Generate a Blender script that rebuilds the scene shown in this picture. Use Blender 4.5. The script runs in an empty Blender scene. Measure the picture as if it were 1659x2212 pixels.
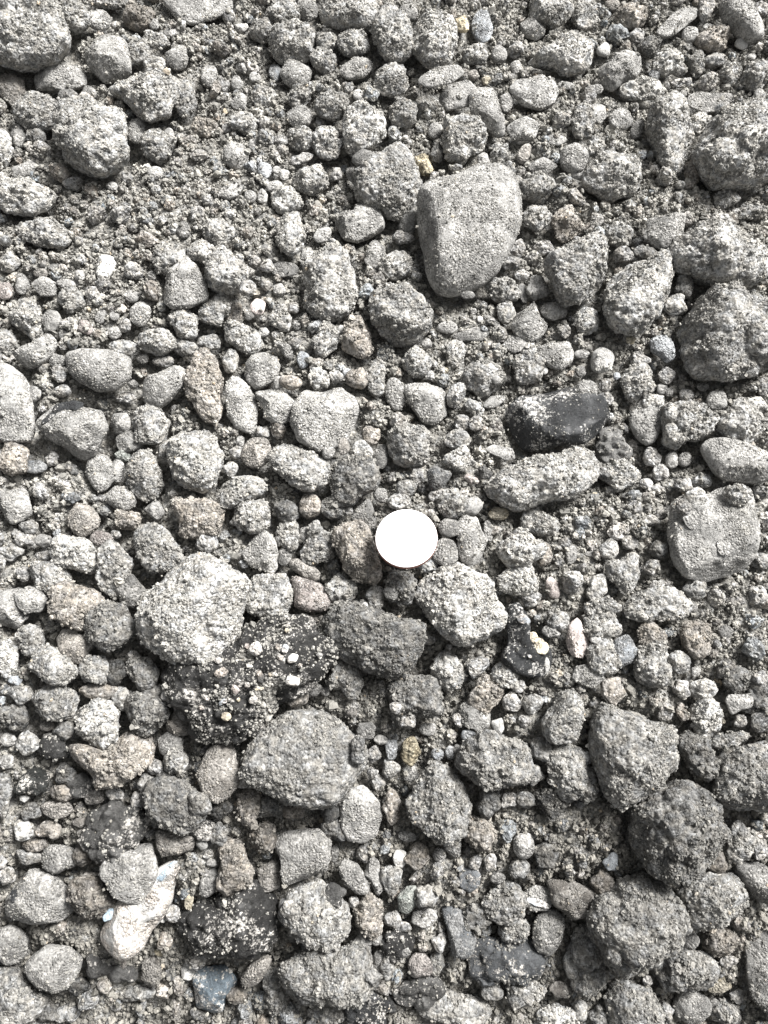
import bpy, math, random
import numpy as np
from mathutils import Matrix, Vector

# ------------------------------------------------------------------ camera, sky, sun, exposure
scene = bpy.context.scene
col = scene.collection
MM = 0.001
IMG_W, IMG_H = 1659.0, 2212.0            # survey pixels
HFOV = math.radians(52.0)
FPX = IMG_W / 2 / math.tan(HFOV / 2)
TILT = math.radians(14.0)
DIST = 0.239
CAM = np.array([0.0, -DIST * math.sin(TILT), DIST * math.cos(TILT)])
cam_data = bpy.data.cameras.new('camera')
cam = bpy.data.objects.new('camera', cam_data)
col.objects.link(cam)
cam.location = CAM
cam.rotation_euler = (TILT, 0, 0)
cam_data.sensor_fit = 'HORIZONTAL'
cam_data.angle = HFOV
cam_data.clip_start = 0.01
cam_data.clip_end = 200
scene.camera = cam

SUN_ELEV = math.radians(44)
SUN_AZ = math.radians(44)                # from +x (right of the picture) towards +y (its top)
world = bpy.data.worlds.new('World')
scene.world = world
world.use_nodes = True
nt = world.node_tree
nt.nodes.clear()
sky = nt.nodes.new('ShaderNodeTexSky')
sky.sky_type = 'NISHITA'
sky.sun_disc = False
sky.sun_elevation = SUN_ELEV
sky.sun_rotation = math.radians(90) - SUN_AZ
sky.air_density = 1.0
sky.dust_density = 6.0
hsv = nt.nodes.new('ShaderNodeHueSaturation')
hsv.inputs['Saturation'].default_value = 0.06      # thin white cloud over the whole sky
bg = nt.nodes.new('ShaderNodeBackground')
bg.inputs['Strength'].default_value = 0.05
wo = nt.nodes.new('ShaderNodeOutputWorld')
nt.links.new(sky.outputs[0], hsv.inputs['Color'])
nt.links.new(hsv.outputs[0], bg.inputs[0])
nt.links.new(bg.outputs[0], wo.inputs[0])

sun_data = bpy.data.lights.new('sun', 'SUN')
sun_data.energy = 4.0
sun_data.angle = math.radians(20)
sun_data.color = (1.0, 0.975, 0.95)
sun = bpy.data.objects.new('sun', sun_data)
col.objects.link(sun)
sd = Vector((math.cos(SUN_ELEV) * math.cos(SUN_AZ), math.cos(SUN_ELEV) * math.sin(SUN_AZ), math.sin(SUN_ELEV)))
sun.rotation_euler = sd.to_track_quat('Z', 'Y').to_euler()
sun.location = sd * 3

vs = scene.view_settings
vs.view_transform = 'Standard'
vs.look = 'None'
vs.gamma = 1.0
vs.use_curve_mapping = False
vs.exposure = 1.56

# Survey of the ground.  One line per lump:  x y w h angle type [| short name ; what else tells it apart [| outline points]]
# type = form letter (c crumbly clod, r rounded stone, a angular stone, s flat stone, k bituminous lump) + tone 1..9 + hue letter
SURVEY = {}
SURVEY[(0,0)] = '''
220 270 740 640 0 c6|big clod in the top left corner;pale and crumbly, cut by the left edge|-120,60 -40,-80 330,-90 480,40 520,200 590,290 560,420 430,560 130,600 -30,550 -120,350
860 180 200 170 0 r6
1190 160 260 230 20 c4o|pinkish brown clod near the top edge;small and round, between two dark gaps
910 490 440 430 30 a6|blunt wedge stone;pointing down to the right of the corner clod|690,440 800,300 960,260 1060,310 1110,400 1120,620 1000,690 890,710 760,560
510 640 490 250 5 a7|pale loaf shaped stone;under the corner clod at the upper left|260,640 330,570 560,515 690,560 750,640 720,750 540,780 300,770
80 760 270 330 0 a4o
1290 850 500 400 20 c6|lopsided pale clod;below the blunt wedge stone|930,760 1050,690 1300,660 1540,650 1560,760 1480,870 1440,1000 1280,1060 1170,980 1080,850
810 1200 560 740 -15 c6|tall ragged clod;pale, broad, with a cracked top at the upper left|520,1010 560,920 720,870 900,920 1060,960 1070,1200 1090,1300 1040,1400 870,1550 740,1500 620,1430 560,1310 510,1200
330 980 420 300 0 c5
1180 1130 150 220 0 r6
1370 1250 260 290 0 c5
20 1290 160 400 0 c7
200 1700 480 330 0 c7|bright clod on the left edge;under the tall ragged clod
1210 450 190 200 0 c6
1340 570 180 140 0 c6
1350 350 260 150 15 c6
1530 500 200 220 0 a6
590 830 170 120 0 r4
770 810 130 130 0 r4
1480 285 130 70 0 r7
640 1590 160 130 0 c6
160 1170 130 220 0 r5
320 1180 160 160 0 c4
200 1470 130 260 60 a6
660 130 220 300 0 c5
1330 210 90 100 0 r6
1460 1170 90 130 0 r5
970 1610 100 80 0 r6
950 20 300 110 0 c5
1340 1500 130 120 0 r7
1600 850 190 340 0 c5
'''
SURVEY[(1,0)] = '''
30 60 650 290 -10 s6|broad flat stone on the top edge;smooth and pale, right of the pinkish clod|-260,-60 330,-30 350,80 200,150 30,210 -50,200 -130,140 -240,20
780 90 270 230 0 c6
990 80 180 230 0 a5
1370 110 450 330 0 c6
870 370 380 370 0 c6|jutting round clod;standing out below the top edge, left of the middle
610 250 200 220 0 c5
900 640 260 230 0 r6
720 630 110 160 0 r4u
1390 370 270 220 20 c6
1170 360 170 200 0 c5
1130 530 220 180 30 c5
1420 590 280 180 -15 r5
1440 820 100 100 0 r8
150 660 140 190 0 r6
430 235 120 80 -20 a7
435 580 110 120 0 a7
545 670 100 100 0 r7
320 140 100 110 0 c7
410 880 160 150 0 a6
620 850 170 190 0 c6
920 840 220 200 0 c5
1210 910 260 270 0 c5
930 1010 200 190 0 r6
460 1070 220 190 0 c6
1470 1110 380 380 0 c7|bright knobbly clod;round, in the upper middle
100 1110 250 160 0 c5o
1480 1370 200 140 0 r4
1170 1240 220 280 0 c6
940 1190 200 200 0 c6
380 1350 220 220 0 r6|smooth ball shaped pebble;among fine crumbs at the upper left
625 1470 130 140 0 r7u
1030 1560 250 250 0 c6
1370 1500 90 170 0 a5
820 1730 270 210 0 c7|bright round topped clod;sitting above a blocky clod, left of the upper middle
500 1700 110 110 0 r6
610 1700 90 120 0 r6
710 1610 140 110 0 r6
330 1640 150 260 60 a6
530 1250 80 130 0 a7
770 1210 140 100 0 a7
720 1340 80 80 0 c8
730 1470 70 70 0 r6
800 1510 80 110 0 r6
1240 1500 110 110 0 c5
230 1430 110 60 -35 r5
1060 1190 80 80 0 r6
300 1110 90 90 0 r7
390 720 100 120 0 r6
260 730 120 110 0 c6
940 1370 220 90 -15 c6
'''
SURVEY[(2,0)] = '''
80 300 330 500 0 c5
210 100 150 180 0 r5
430 350 390 500 -10 c7|bright egg shaped clod;near the top edge, right of the middle|330,140 480,100 600,180 620,300 600,440 570,560 460,610 350,560 240,440 250,260
670 220 110 150 0 c8y|cream coloured crumb;between the egg shaped clod and the bluish pebble
850 230 180 280 0 r7u|smooth bluish white pebble;oval and upright, near the top edge
1290 230 230 230 0 a6
1430 90 400 280 0 c6
1530 500 450 360 20 c7|ragged bright clod;leaning to the upper right, by the top right quarter|1220,520 1360,400 1640,310 1800,400 1790,560 1680,640 1560,650 1450,570 1330,560
1300 800 400 320 15 a7|bright smooth wedge stone;lying under the ragged bright clod|1080,750 1180,670 1330,640 1440,700 1500,800 1460,900 1350,950 1180,890
1210 1110 260 260 30 a7
890 960 230 500 0 a6|narrow stone leaning right;long and pale, above the teardrop rock|740,790 830,740 930,780 1010,900 1030,1050 1050,1180 980,1190 860,1070 760,960
640 830 330 230 -25 s5
500 660 400 150 -15 s6
770 650 100 90 0 r5o
880 690 80 100 0 a7y
690 1200 350 420 0 c6|fractured clod;split into lumps, above the teardrop rock|520,1060 640,1010 760,1040 830,1110 880,1210 840,1320 740,1350 690,1430 560,1380 500,1200
1000 1330 160 190 0 c6
1210 1330 190 100 -70 r5o
160 980 240 250 0 c5
60 700 250 300 0 c5
40 1590 570 560 0 c5|dusty slate grey clod;left of the teardrop rock, bright on its right flank
330 1430 180 170 0 c6y
460 1550 150 130 0 c5
1150 1600 130 200 0 c5
1320 1610 260 260 0 c5
1370 1440 260 140 -10 a5
1640 1370 240 240 0 r5
1480 1210 200 100 0 s5
790 480 200 150 0 c6
990 470 140 150 0 r5
1140 580 100 120 0 r5
1110 660 60 60 0 r5
1060 880 110 180 0 r5
1570 740 140 80 0 r5
1140 430 130 130 0 c6
860 1380 110 110 0 r6
470 1330 130 180 0 c4
440 1130 120 140 0 r5
'''
SURVEY[(3,0)] = '''
80 130 180 320 0 c6
480 140 240 240 0 c5o
310 40 120 110 0 r5o
890 180 420 170 -40 s6|smooth slanting slab;leaning up to the right near the top edge|690,290 760,220 850,110 970,60 1050,80 1040,150 950,220 850,300 780,330
1430 180 430 300 40 r6|pale oval stone in the top right corner;large and evenly rounded|1240,20 1310,-30 1440,10 1560,130 1620,220 1610,360 1520,380 1400,280 1290,170
990 300 150 130 0 r7
1430 380 120 90 35 r8|white egg shaped pebble;small, under the corner oval stone
1200 340 270 230 0 c5o
1520 490 70 60 0 r7
240 430 120 120 0 r8
370 620 350 330 0 a5|dark faced angular stone;with a pale dusty top, in the upper right|190,590 330,480 420,450 550,470 560,600 500,680 420,700 330,780 250,750
790 540 220 230 0 c7
680 640 100 130 0 a4u
630 400 200 170 0 c4
1330 640 150 200 0 c6
1040 560 120 240 0 c5
1560 650 230 230 0 c6
560 790 370 200 0 c7|flat bright clod;capping a tall clod in the upper right|380,780 420,720 560,680 740,720 800,770 720,830 560,890 420,860
820 1180 370 720 0 c6|tall upright clod;speckled, beside the largest right edge clod|700,860 780,800 960,820 980,950 1000,1180 970,1350 920,1500 820,1560 740,1480 700,1300 630,1160 640,1040
1180 890 370 160 5 s5|straight topped flat slab;lying level above the right edge clod|980,820 1080,800 1360,810 1370,880 1280,960 1130,980 980,920
1060 1070 150 210 0 c7
1400 1250 700 760 0 c6|great pale clod on the right edge;in the top quarter, crumbly and sunlit|1040,1330 1100,1180 1180,1060 1320,960 1560,870 1760,900 1800,1300 1760,1500 1480,1640 1230,1640 1120,1540
160 770 150 90 0 r5
110 840 130 140 0 c6
190 980 160 180 0 a7
390 1030 200 190 0 r6
60 1060 180 330 0 c6
155 1270 170 180 0 c6
530 1120 190 110 -60 r4
320 1530 480 380 0 c6|low spreading mound of soil;left of the tall upright clod
40 1510 150 100 0 r5
1290 1720 220 160 0 c5
1000 1480 130 220 0 c5o
1580 810 90 80 0 r6
1140 230 90 50 0 r7
1120 90 110 200 0 c5
1600 90 120 130 0 c5
900 600 120 120 0 c6
930 720 200 90 0 c6
530 310 120 130 0 c5
1200 520 200 120 0 c5
'''
SURVEY[(0,1)] = '''
380 240 420 260 15 c5
920 540 160 250 0 a9|small rough white stone;in fine crumbs at the left, the whitest pebble there|860,460 930,410 990,430 1000,500 960,600 910,665 840,620 835,560
1590 680 390 470 0 a6|smooth three cornered stone;point upward, left of the middle|1600,430 1700,520 1780,690 1790,800 1680,860 1500,900 1420,840 1395,740 1440,610
1600 1020 230 250 0 c6
220 990 270 360 0 c6|upright pale clod;leaning on a crescent stone by the left edge|90,960 160,850 250,820 340,870 370,1000 350,1120 270,1190 200,1100 110,1040
310 1260 370 290 -20 r7|crescent shaped pale stone;by the left edge|120,1290 210,1220 330,1180 430,1110 490,1190 440,1300 330,1390 230,1420 150,1370
450 1000 150 200 0 r5
40 740 140 170 0 r6p
190 690 120 180 0 r6
390 710 220 180 0 a6
350 590 130 80 0 r4o
570 680 180 90 15 r5
620 830 190 200 0 c5
860 1420 560 420 15 r6|large smooth low stone;half buried under crumbs at the left|580,1290 700,1220 830,1230 1010,1300 1130,1340 1110,1500 1000,1590 840,1610 680,1530 590,1430
1210 940 170 220 0 r7
1370 1180 280 250 0 c6|round dusty ball;above the slanted oval stone at the left
1410 1350 160 110 0 c6
1420 1580 380 330 -40 r6|slanted oval stone;smooth, leaning up to the right, at the left|1240,1520 1310,1470 1480,1400 1580,1420 1610,1480 1560,1580 1450,1700 1370,1760 1260,1720 1240,1620
110 1690 330 700 0 a6|tall stone cut by the left edge;pale and worn, above the middle|-60,1380 60,1350 200,1440 250,1560 270,1760 290,1950 260,2050 0,2060 -80,1700
60 1190 180 200 0 c5
740 1060 150 150 0 a6p
880 950 180 90 -70 a6
500 1350 150 110 0 r6
510 1460 130 150 0 c5
540 1610 120 110 0 c6
300 1630 110 130 0 r5
1600 1230 170 160 0 c6
810 770 150 110 0 c5
690 610 90 100 0 r6
990 960 80 80 0 r6
1080 1040 100 130 0 c6
990 1110 110 110 0 r6
1140 790 130 100 0 r6
1310 610 80 90 0 r6
1150 570 170 150 0 c6
550 1120 90 100 0 r5
1150 1550 90 70 0 r4
1090 1660 170 80 0 c4
1460 470 250 240 0 c5
1060 1240 230 150 0 c5
500 540 200 70 10 s5
80 500 160 160 0 c6
80 330 80 50 0 a8
180 320 80 50 0 a8
1230 1330 110 90 0 r3
1590 220 110 150 0 r5
'''
SURVEY[(1,1)] = '''
850 240 260 320 0 c6|blocky bright clod;under the round topped clod, left of the upper middle
240 230 260 220 0 c6
1480 150 380 320 0 a6|pale cracked corner stone;angular, left of the slate grey clod|1210,120 1380,40 1400,-60 1560,-20 1640,80 1660,200 1560,260 1420,320 1320,300
1130 260 180 110 -35 r7
90 400 210 190 0 c7
310 570 400 420 0 c6|shield shaped clod;right of the three cornered stone|150,500 230,360 310,390 420,480 520,570 470,640 420,740 310,770 170,740 110,650
200 910 260 260 0 c6
360 940 130 200 0 c5o
570 880 120 150 0 r8p|pinkish white pebble;small, beside a dark hole left of the middle
770 980 240 160 70 c6
750 730 120 120 0 a6
640 690 90 90 0 c6
800 560 250 130 0 s4
1200 680 430 620 0 c6|tall sandy clod;upright, left of the teardrop rock|990,500 1100,400 1180,330 1330,420 1410,560 1420,720 1390,860 1330,950 1180,1010 1050,950 980,860 990,650
450 1150 330 230 20 c6|oblong pale clod;under the shield shaped clod
600 1430 310 330 0 r6|smooth stone rounded like a potato;left of the middle, above two pointed stones|460,1380 510,1300 620,1265 730,1310 755,1400 730,1500 650,1560 550,1600 470,1500
800 1240 230 140 55 a6
960 1340 110 140 0 r6u
850 1530 170 150 0 c5o
740 1530 140 140 0 a5
1090 1500 160 170 0 c7
1160 1180 200 260 0 c6
1440 1170 240 330 0 c5o
1290 1080 110 80 0 a8
120 1580 290 600 0 c5o|long brownish clod;upright, left of the white oval stone
420 1740 270 500 0 r7|white oval stone;upright and smooth, left of the middle|300,1550 390,1490 470,1540 540,1660 560,1780 550,1960 520,1990 380,1930 310,1820
730 1740 340 300 0 a6|pointed grey stone;right of the white oval stone|545,1620 660,1580 800,1630 910,1690 880,1770 850,1850 770,1900 640,1840 620,1750
1160 1830 560 600 0 a7|broad pale cracked slab;up left of the disc|920,1640 960,1560 1120,1590 1270,1570 1410,1660 1430,1780 1390,1920 1330,2050 1100,2130 920,2030 860,1880 880,1740
330 1360 130 180 0 c6
140 1190 170 150 0 c6
1440 1500 200 150 0 c5o
1590 1500 150 300 0 c5
1590 450 200 300 0 a6
990 430 120 130 0 a6
620 1100 80 90 0 r7
1340 1450 90 80 0 r6u
1240 1480 120 100 0 c6
880 890 90 90 0 c5
910 1040 90 80 0 r4
490 960 90 80 0 r4
540 490 100 90 0 c5
650 520 110 110 0 c5
630 370 70 80 0 s4
880 1200 120 100 0 c5
480 720 130 130 0 c5
'''
SURVEY[(2,1)] = '''
730 240 870 1080 0 r6|large teardrop rock;dusty and smooth, the biggest stone in the upper middle|300,60 330,-120 430,-180 620,-220 860,-290 1100,-280 1170,-60 1160,180 1060,420 960,600 840,700 640,780 500,790 400,660 340,400 300,250
210 130 160 260 0 r5
100 520 240 260 0 c6
160 290 200 110 0 c5
140 930 510 500 0 c5|dark hump with a bright cap;below left of the teardrop rock|-100,760 20,700 200,720 300,800 400,930 390,1050 280,1160 120,1200 -40,1120 -110,950
1330 110 250 210 0 c6
1580 160 260 280 0 c5o
1380 370 180 120 0 c6
1640 560 540 620 0 c5|wide slate coloured clod;right of the teardrop rock|1380,480 1500,430 1650,340 1790,260 1900,300 1930,420 1890,600 1870,720 1780,830 1560,860 1490,760 1460,640
1030 740 270 220 0 c6
1330 720 200 230 0 a6|square grey block;below right of the teardrop rock
1200 760 180 70 80 s4
1050 930 160 200 0 c6
1260 1010 320 330 0 a6|pale stepped stone;under the square grey block|1140,900 1290,860 1330,960 1420,1040 1380,1110 1270,1190 1150,1130 1100,1050
550 1060 180 100 0 r7
940 1010 210 60 40 s4|thin dark shard;slanting down to the right, below the teardrop rock
1470 920 220 150 0 r5
1490 1300 300 240 0 r6|smooth pale cushion stone;above the black stone|1330,1240 1400,1210 1600,1190 1630,1260 1620,1360 1540,1430 1430,1400 1340,1310
1560 1090 100 110 0 c8y
610 1280 170 230 0 c6
290 1370 220 210 0 c6
370 1200 90 80 0 r6
740 1130 300 130 0 s4
1140 1210 240 150 0 s5
1260 1400 260 280 0 c6
850 1500 340 300 0 c6
950 1700 220 90 -25 r6|finger shaped pebble;lying on a slant, left of the black stone
100 1640 270 160 75 r6|smooth thumb shaped stone;upright, beside a pale wedge in the middle
370 1680 400 480 0 a7|pale downward wedge;pointing down, above the middle of the picture|170,1540 260,1520 500,1560 540,1680 550,1800 440,1900 340,1880 250,1750 190,1640
530 1430 50 50 0 r7y
940 1460 55 55 0 r7y
720 780 120 70 0 r4
1190 610 120 100 0 c6
970 1510 80 80 0 r5
1390 1430 50 70 0 r8
1160 370 120 150 0 c4
1090 500 150 120 0 c4
430 1370 70 70 0 c6
770 920 60 60 0 r6
830 990 50 50 0 r8
'''
SURVEY[(3,1)] = '''
780 210 330 320 0 a6|pale square block;flat topped, in the upper right|620,120 680,80 930,80 960,230 920,310 800,390 700,370 630,290
1240 430 800 560 30 c6|long heavy clod;sloping down to the right edge, right of the pale square block|830,440 880,340 1000,270 1100,180 1200,120 1330,170 1400,280 1560,380 1640,500 1640,620 1500,720 1300,720 1130,650 940,580 850,520
530 780 560 760 0 c6|crumbling upright clod;flaking on its right side, in the upper right|290,680 360,570 480,490 560,490 700,480 780,400 820,540 800,700 770,820 700,960 600,1080 480,1130 330,1080 260,900
1290 1130 740 800 0 c5|huge round clod at the right edge;below the long heavy clod|910,1020 960,900 1110,760 1250,740 1350,860 1560,900 1720,1000 1720,1300 1580,1440 1300,1530 1060,1470 960,1300 930,1170
940 700 150 180 0 c4
850 870 160 180 0 c6
1240 840 170 150 0 a6
750 1230 210 250 0 r7u|bluish white pear shaped stone;left of the huge round clod|640,1170 720,1120 800,1160 845,1260 840,1340 780,1370 730,1310 650,1260
225 1340 200 220 0 r8|round white pebble;left of the pear shaped stone
480 1170 100 80 0 a7y
550 1340 170 120 0 c6
530 1530 250 380 0 c6
90 1620 180 210 0 r6
250 1560 110 110 0 c5
350 1480 60 70 0 r7u
40 1440 90 100 0 r5
1095 1570 100 80 0 r5
1220 1690 180 170 0 r6
1500 1740 280 170 0 c7
380 250 230 220 0 c5
180 120 110 130 0 c6
410 430 160 120 0 c6p
240 1690 140 130 0 c7
950 1640 120 120 0 c6
800 1620 80 80 0 r6
740 1590 90 110 0 r5
100 1000 200 250 0 c6
1620 1570 100 150 0 c3
1500 60 250 150 0 c5
670 1700 180 150 0 c6
600 410 180 130 0 c4
780 1470 130 150 0 c6
50 1290 130 80 0 r5
'''
SURVEY[(0,2)] = '''
630 190 560 540 0 a5|dark topped stone by the left edge;slate like with a pale dusty face|340,160 420,40 540,-80 760,-90 870,0 920,140 860,250 800,380 690,450 590,390 520,300 420,250
110 420 240 280 0 c5o
1040 110 210 190 -40 a5
1290 140 330 310 0 c6
1110 280 230 170 0 r5
870 540 230 320 0 r6|pale smooth pillow stone;beside a smaller oval, left of the middle
1015 525 110 190 0 r6
1060 400 130 120 0 a5g
1250 580 300 400 0 c5|upright oval clod;evenly granular, right of the pillow stone
1050 770 250 210 20 r5
1110 960 210 190 0 c5o
1330 870 200 190 45 a6
1370 1210 400 420 0 c5|brownish humped clod;left of the middle, over the big bright clod|1150,1130 1200,1040 1330,980 1450,1060 1560,1230 1570,1340 1450,1400 1310,1430 1230,1350 1190,1220
1690 440 430 540 0 c6|long granular clod;sloping, under the white oval stone
1720 930 400 330 0 c5o
660 1250 410 310 0 c7|bright bun shaped clod;at the left, below the small pink pebble
880 1120 180 150 0 r5p|small pink round pebble;at the left, among grey clods
1000 1370 280 430 0 c5
720 950 260 280 0 r5o
440 1450 370 300 20 c6
120 830 330 330 0 a6
260 1640 270 240 20 a7
90 1690 360 400 0 a6|pale block on the left edge;just below the middle height
640 1680 420 360 0 c5o
1130 1590 260 330 0 a4|dark grey wedge;left of the big bright clod
380 1130 150 130 0 a5
490 1060 80 60 -40 r7u
210 1120 140 130 0 c5
250 1010 150 150 0 c5
90 1230 220 120 0 c6
390 1260 170 80 0 c4
210 1420 120 130 0 c5
640 535 80 60 0 r3u
300 490 200 120 0 r4u
450 430 110 130 0 c6
1000 1080 90 90 0 c5
1430 370 160 200 0 c5
'''
SURVEY[(1,2)] = '''
560 370 260 250 0 r5o
930 500 470 420 30 c6|tilted granular clod;under the broad pale slab|690,410 780,310 900,330 1050,390 1180,460 1190,560 1140,660 1000,690 880,640 760,540
1400 610 380 400 0 c4|dark round clod;a coarse ball up left of the disc
430 690 420 310 -20 c6|half moon clod;arched, left of the tilted granular clod|220,740 280,640 400,570 520,560 630,600 650,700 560,750 430,800 330,860 250,830
520 920 330 290 0 c6
1310 320 100 140 0 r5o
1470 360 170 170 0 c6
1630 400 130 210 0 r4|dark smooth upright pebble;above the disc, right of the dark round clod
1180 370 110 110 0 r5
1550 220 150 190 0 c5o
1030 830 180 190 0 c5o
1220 840 190 200 0 c4
1490 920 220 270 0 a4|dark pyramid stone;with one bright edge, touching the disc on its left|1380,960 1420,860 1530,770 1590,920 1590,1000 1550,1040 1450,1010
1420 1250 400 520 0 c5o|brown clod left of the disc;big and granular, partly under the rim|1230,1040 1340,980 1480,1000 1560,1130 1600,1300 1640,1420 1560,1500 1430,1480 1330,1390 1260,1240
1080 1180 280 330 0 c5
830 1080 170 260 0 c6
590 1230 290 380 0 a6|pale pentagon stone;over the big bright clod's right shoulder|440,1250 490,1160 560,1060 640,1050 720,1140 740,1240 730,1370 690,1420 580,1370 480,1330
450 1330 100 90 -20 a6u
970 1380 290 170 30 r5o|flat brown bean shaped stone;below left of the disc|830,1330 870,1290 960,1290 1070,1370 1110,1420 1080,1480 980,1460 880,1390
1050 1620 370 280 15 r5p|pinkish boot shaped stone;below left of the disc, under the bean shaped stone|860,1440 1100,1500 1180,1580 1240,1660 1130,1740 1010,1750 900,1700 880,1580
680 1610 390 380 0 c6|round granular ball;above the asphalt lump
1290 1560 230 220 0 c6
800 1270 120 150 0 r4
820 890 180 180 0 c4
980 1070 100 130 0 r5
1070 1010 80 120 0 r6
1350 870 80 100 0 c6
340 510 120 130 0 c6
1590 1610 160 200 0 c6
1480 1710 100 100 0 a7
1390 1730 100 80 0 c6
420 270 80 100 0 a6
400 370 130 110 0 c6
1630 740 120 130 0 r6
610 190 110 110 0 c6
'''
SURVEY[(2,2)] = '''
220 320 350 370 0 c5|coarse clod above the disc;below the downward wedge
470 590 250 240 0 a3u|dark blue grey stone;glinting, above the disc to the right
650 420 240 200 0 c7|bright pale crumbly lump;right of the dark blue grey stone
640 260 260 150 0 c5
760 600 150 80 25 a7p|pale pink shard;flat, between the dark blue stone and the long slab clod
870 540 140 140 0 a2u|small black chip;right behind the pink shard
1010 370 280 130 10 s6
800 120 140 130 0 c6
670 110 120 150 0 c4
1400 620 950 480 -25 c6|long slab shaped clod;sloping up to the right, under the black stone|880,640 960,540 1130,460 1330,420 1560,400 1650,330 1800,360 1850,500 1830,600 1700,700 1560,760 1350,800 1170,880 1000,800 900,740
590 820 230 220 -40 c5|walnut shaped clod;up right of the disc
470 750 150 130 0 c6
760 830 180 150 0 r5
760 1110 270 420 0 a6|standing pale block;right of the disc|640,960 700,910 810,920 840,1010 900,1130 880,1220 850,1310 750,1340 660,1290 635,1180
900 1040 200 80 80 s5
990 900 170 110 0 r6y|tan pebble;right of the disc, under the long slab clod
520 1230 230 230 0 r5|dusty cone shaped stone;touching the right side of the disc
560 1020 190 150 0 r4
130 790 190 150 0 c6
1330 970 300 230 0 c6
1210 1060 150 70 25 a7
1170 1230 330 330 0 c7|bright crumbled heap;right of the standing pale block
1380 1250 150 200 0 c5o
1180 1480 320 280 0 c7
1460 1530 130 210 0 a8p|pinkish white stone;narrow and pointed, right of the bright crumbled heap|1400,1470 1450,1430 1500,1490 1530,1570 1500,1630 1440,1620 1400,1540
140 1540 230 300 0 c4
65 1580 130 130 0 a7
290 570 110 130 0 c4
200 680 160 150 0 c5
1560 1150 90 90 0 c5
1620 1250 100 170 0 r5
1270 1630 150 130 0 c6
'''
SURVEY[(3,2)] = '''
600 100 280 400 0 r6|upright smooth stone right of the black stone;pale, egg like|460,60 560,-110 680,-90 745,20 730,160 680,280 620,310 540,250 480,160
960 140 440 370 0 c5|overhanging clod;right of the upright smooth stone|750,120 770,-30 960,-30 1090,0 1190,110 1120,220 960,270 870,350 770,300
1430 130 370 330 0 c6
1390 430 640 400 25 r5|large smooth oval stone at the right edge;above the big flat faced block|1080,310 1150,250 1260,240 1420,270 1600,360 1720,420 1700,580 1560,640 1290,610 1200,540 1130,420
310 320 270 260 0 k4
380 550 320 260 0 c6
1190 1080 720 820 0 a6|big flat faced block;with two white dusty patches, at the right|840,790 1000,720 1130,740 1240,670 1480,680 1520,760 1530,1000 1550,1200 1480,1360 1330,1450 1140,1500 960,1440 860,1300 820,1080
1040 750 190 160 0 c7
930 840 130 120 0 c8
930 650 140 120 0 c6
940 430 110 130 0 r4
830 430 110 150 0 r5
730 540 150 140 0 c5
660 410 130 160 0 c5
420 1390 270 330 0 c6|domed crumbly clod;left of the big flat faced block
180 1540 190 210 0 c6
290 1210 180 160 -40 c6
220 1710 280 170 0 c6
700 1690 480 300 0 c6|wide low clod;below left of the big flat faced block
720 1210 170 150 0 c4
470 1150 130 110 0 c4
160 745 60 70 0 a7y
500 840 140 110 0 c6
1570 1600 160 140 -60 c7
1420 1650 80 90 0 c8
680 1530 90 110 0 c6
740 1500 100 60 0 s7
1020 1550 180 200 0 c5
1600 1310 180 150 0 c5
1010 1710 80 90 0 r4
660 1360 120 130 0 c5
700 690 140 90 0 c5
600 640 110 90 0 c5
480 740 180 60 0 s4
650 960 150 100 0 c5
130 1250 110 70 0 s4
1400 740 240 180 0 c5
'''
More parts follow.
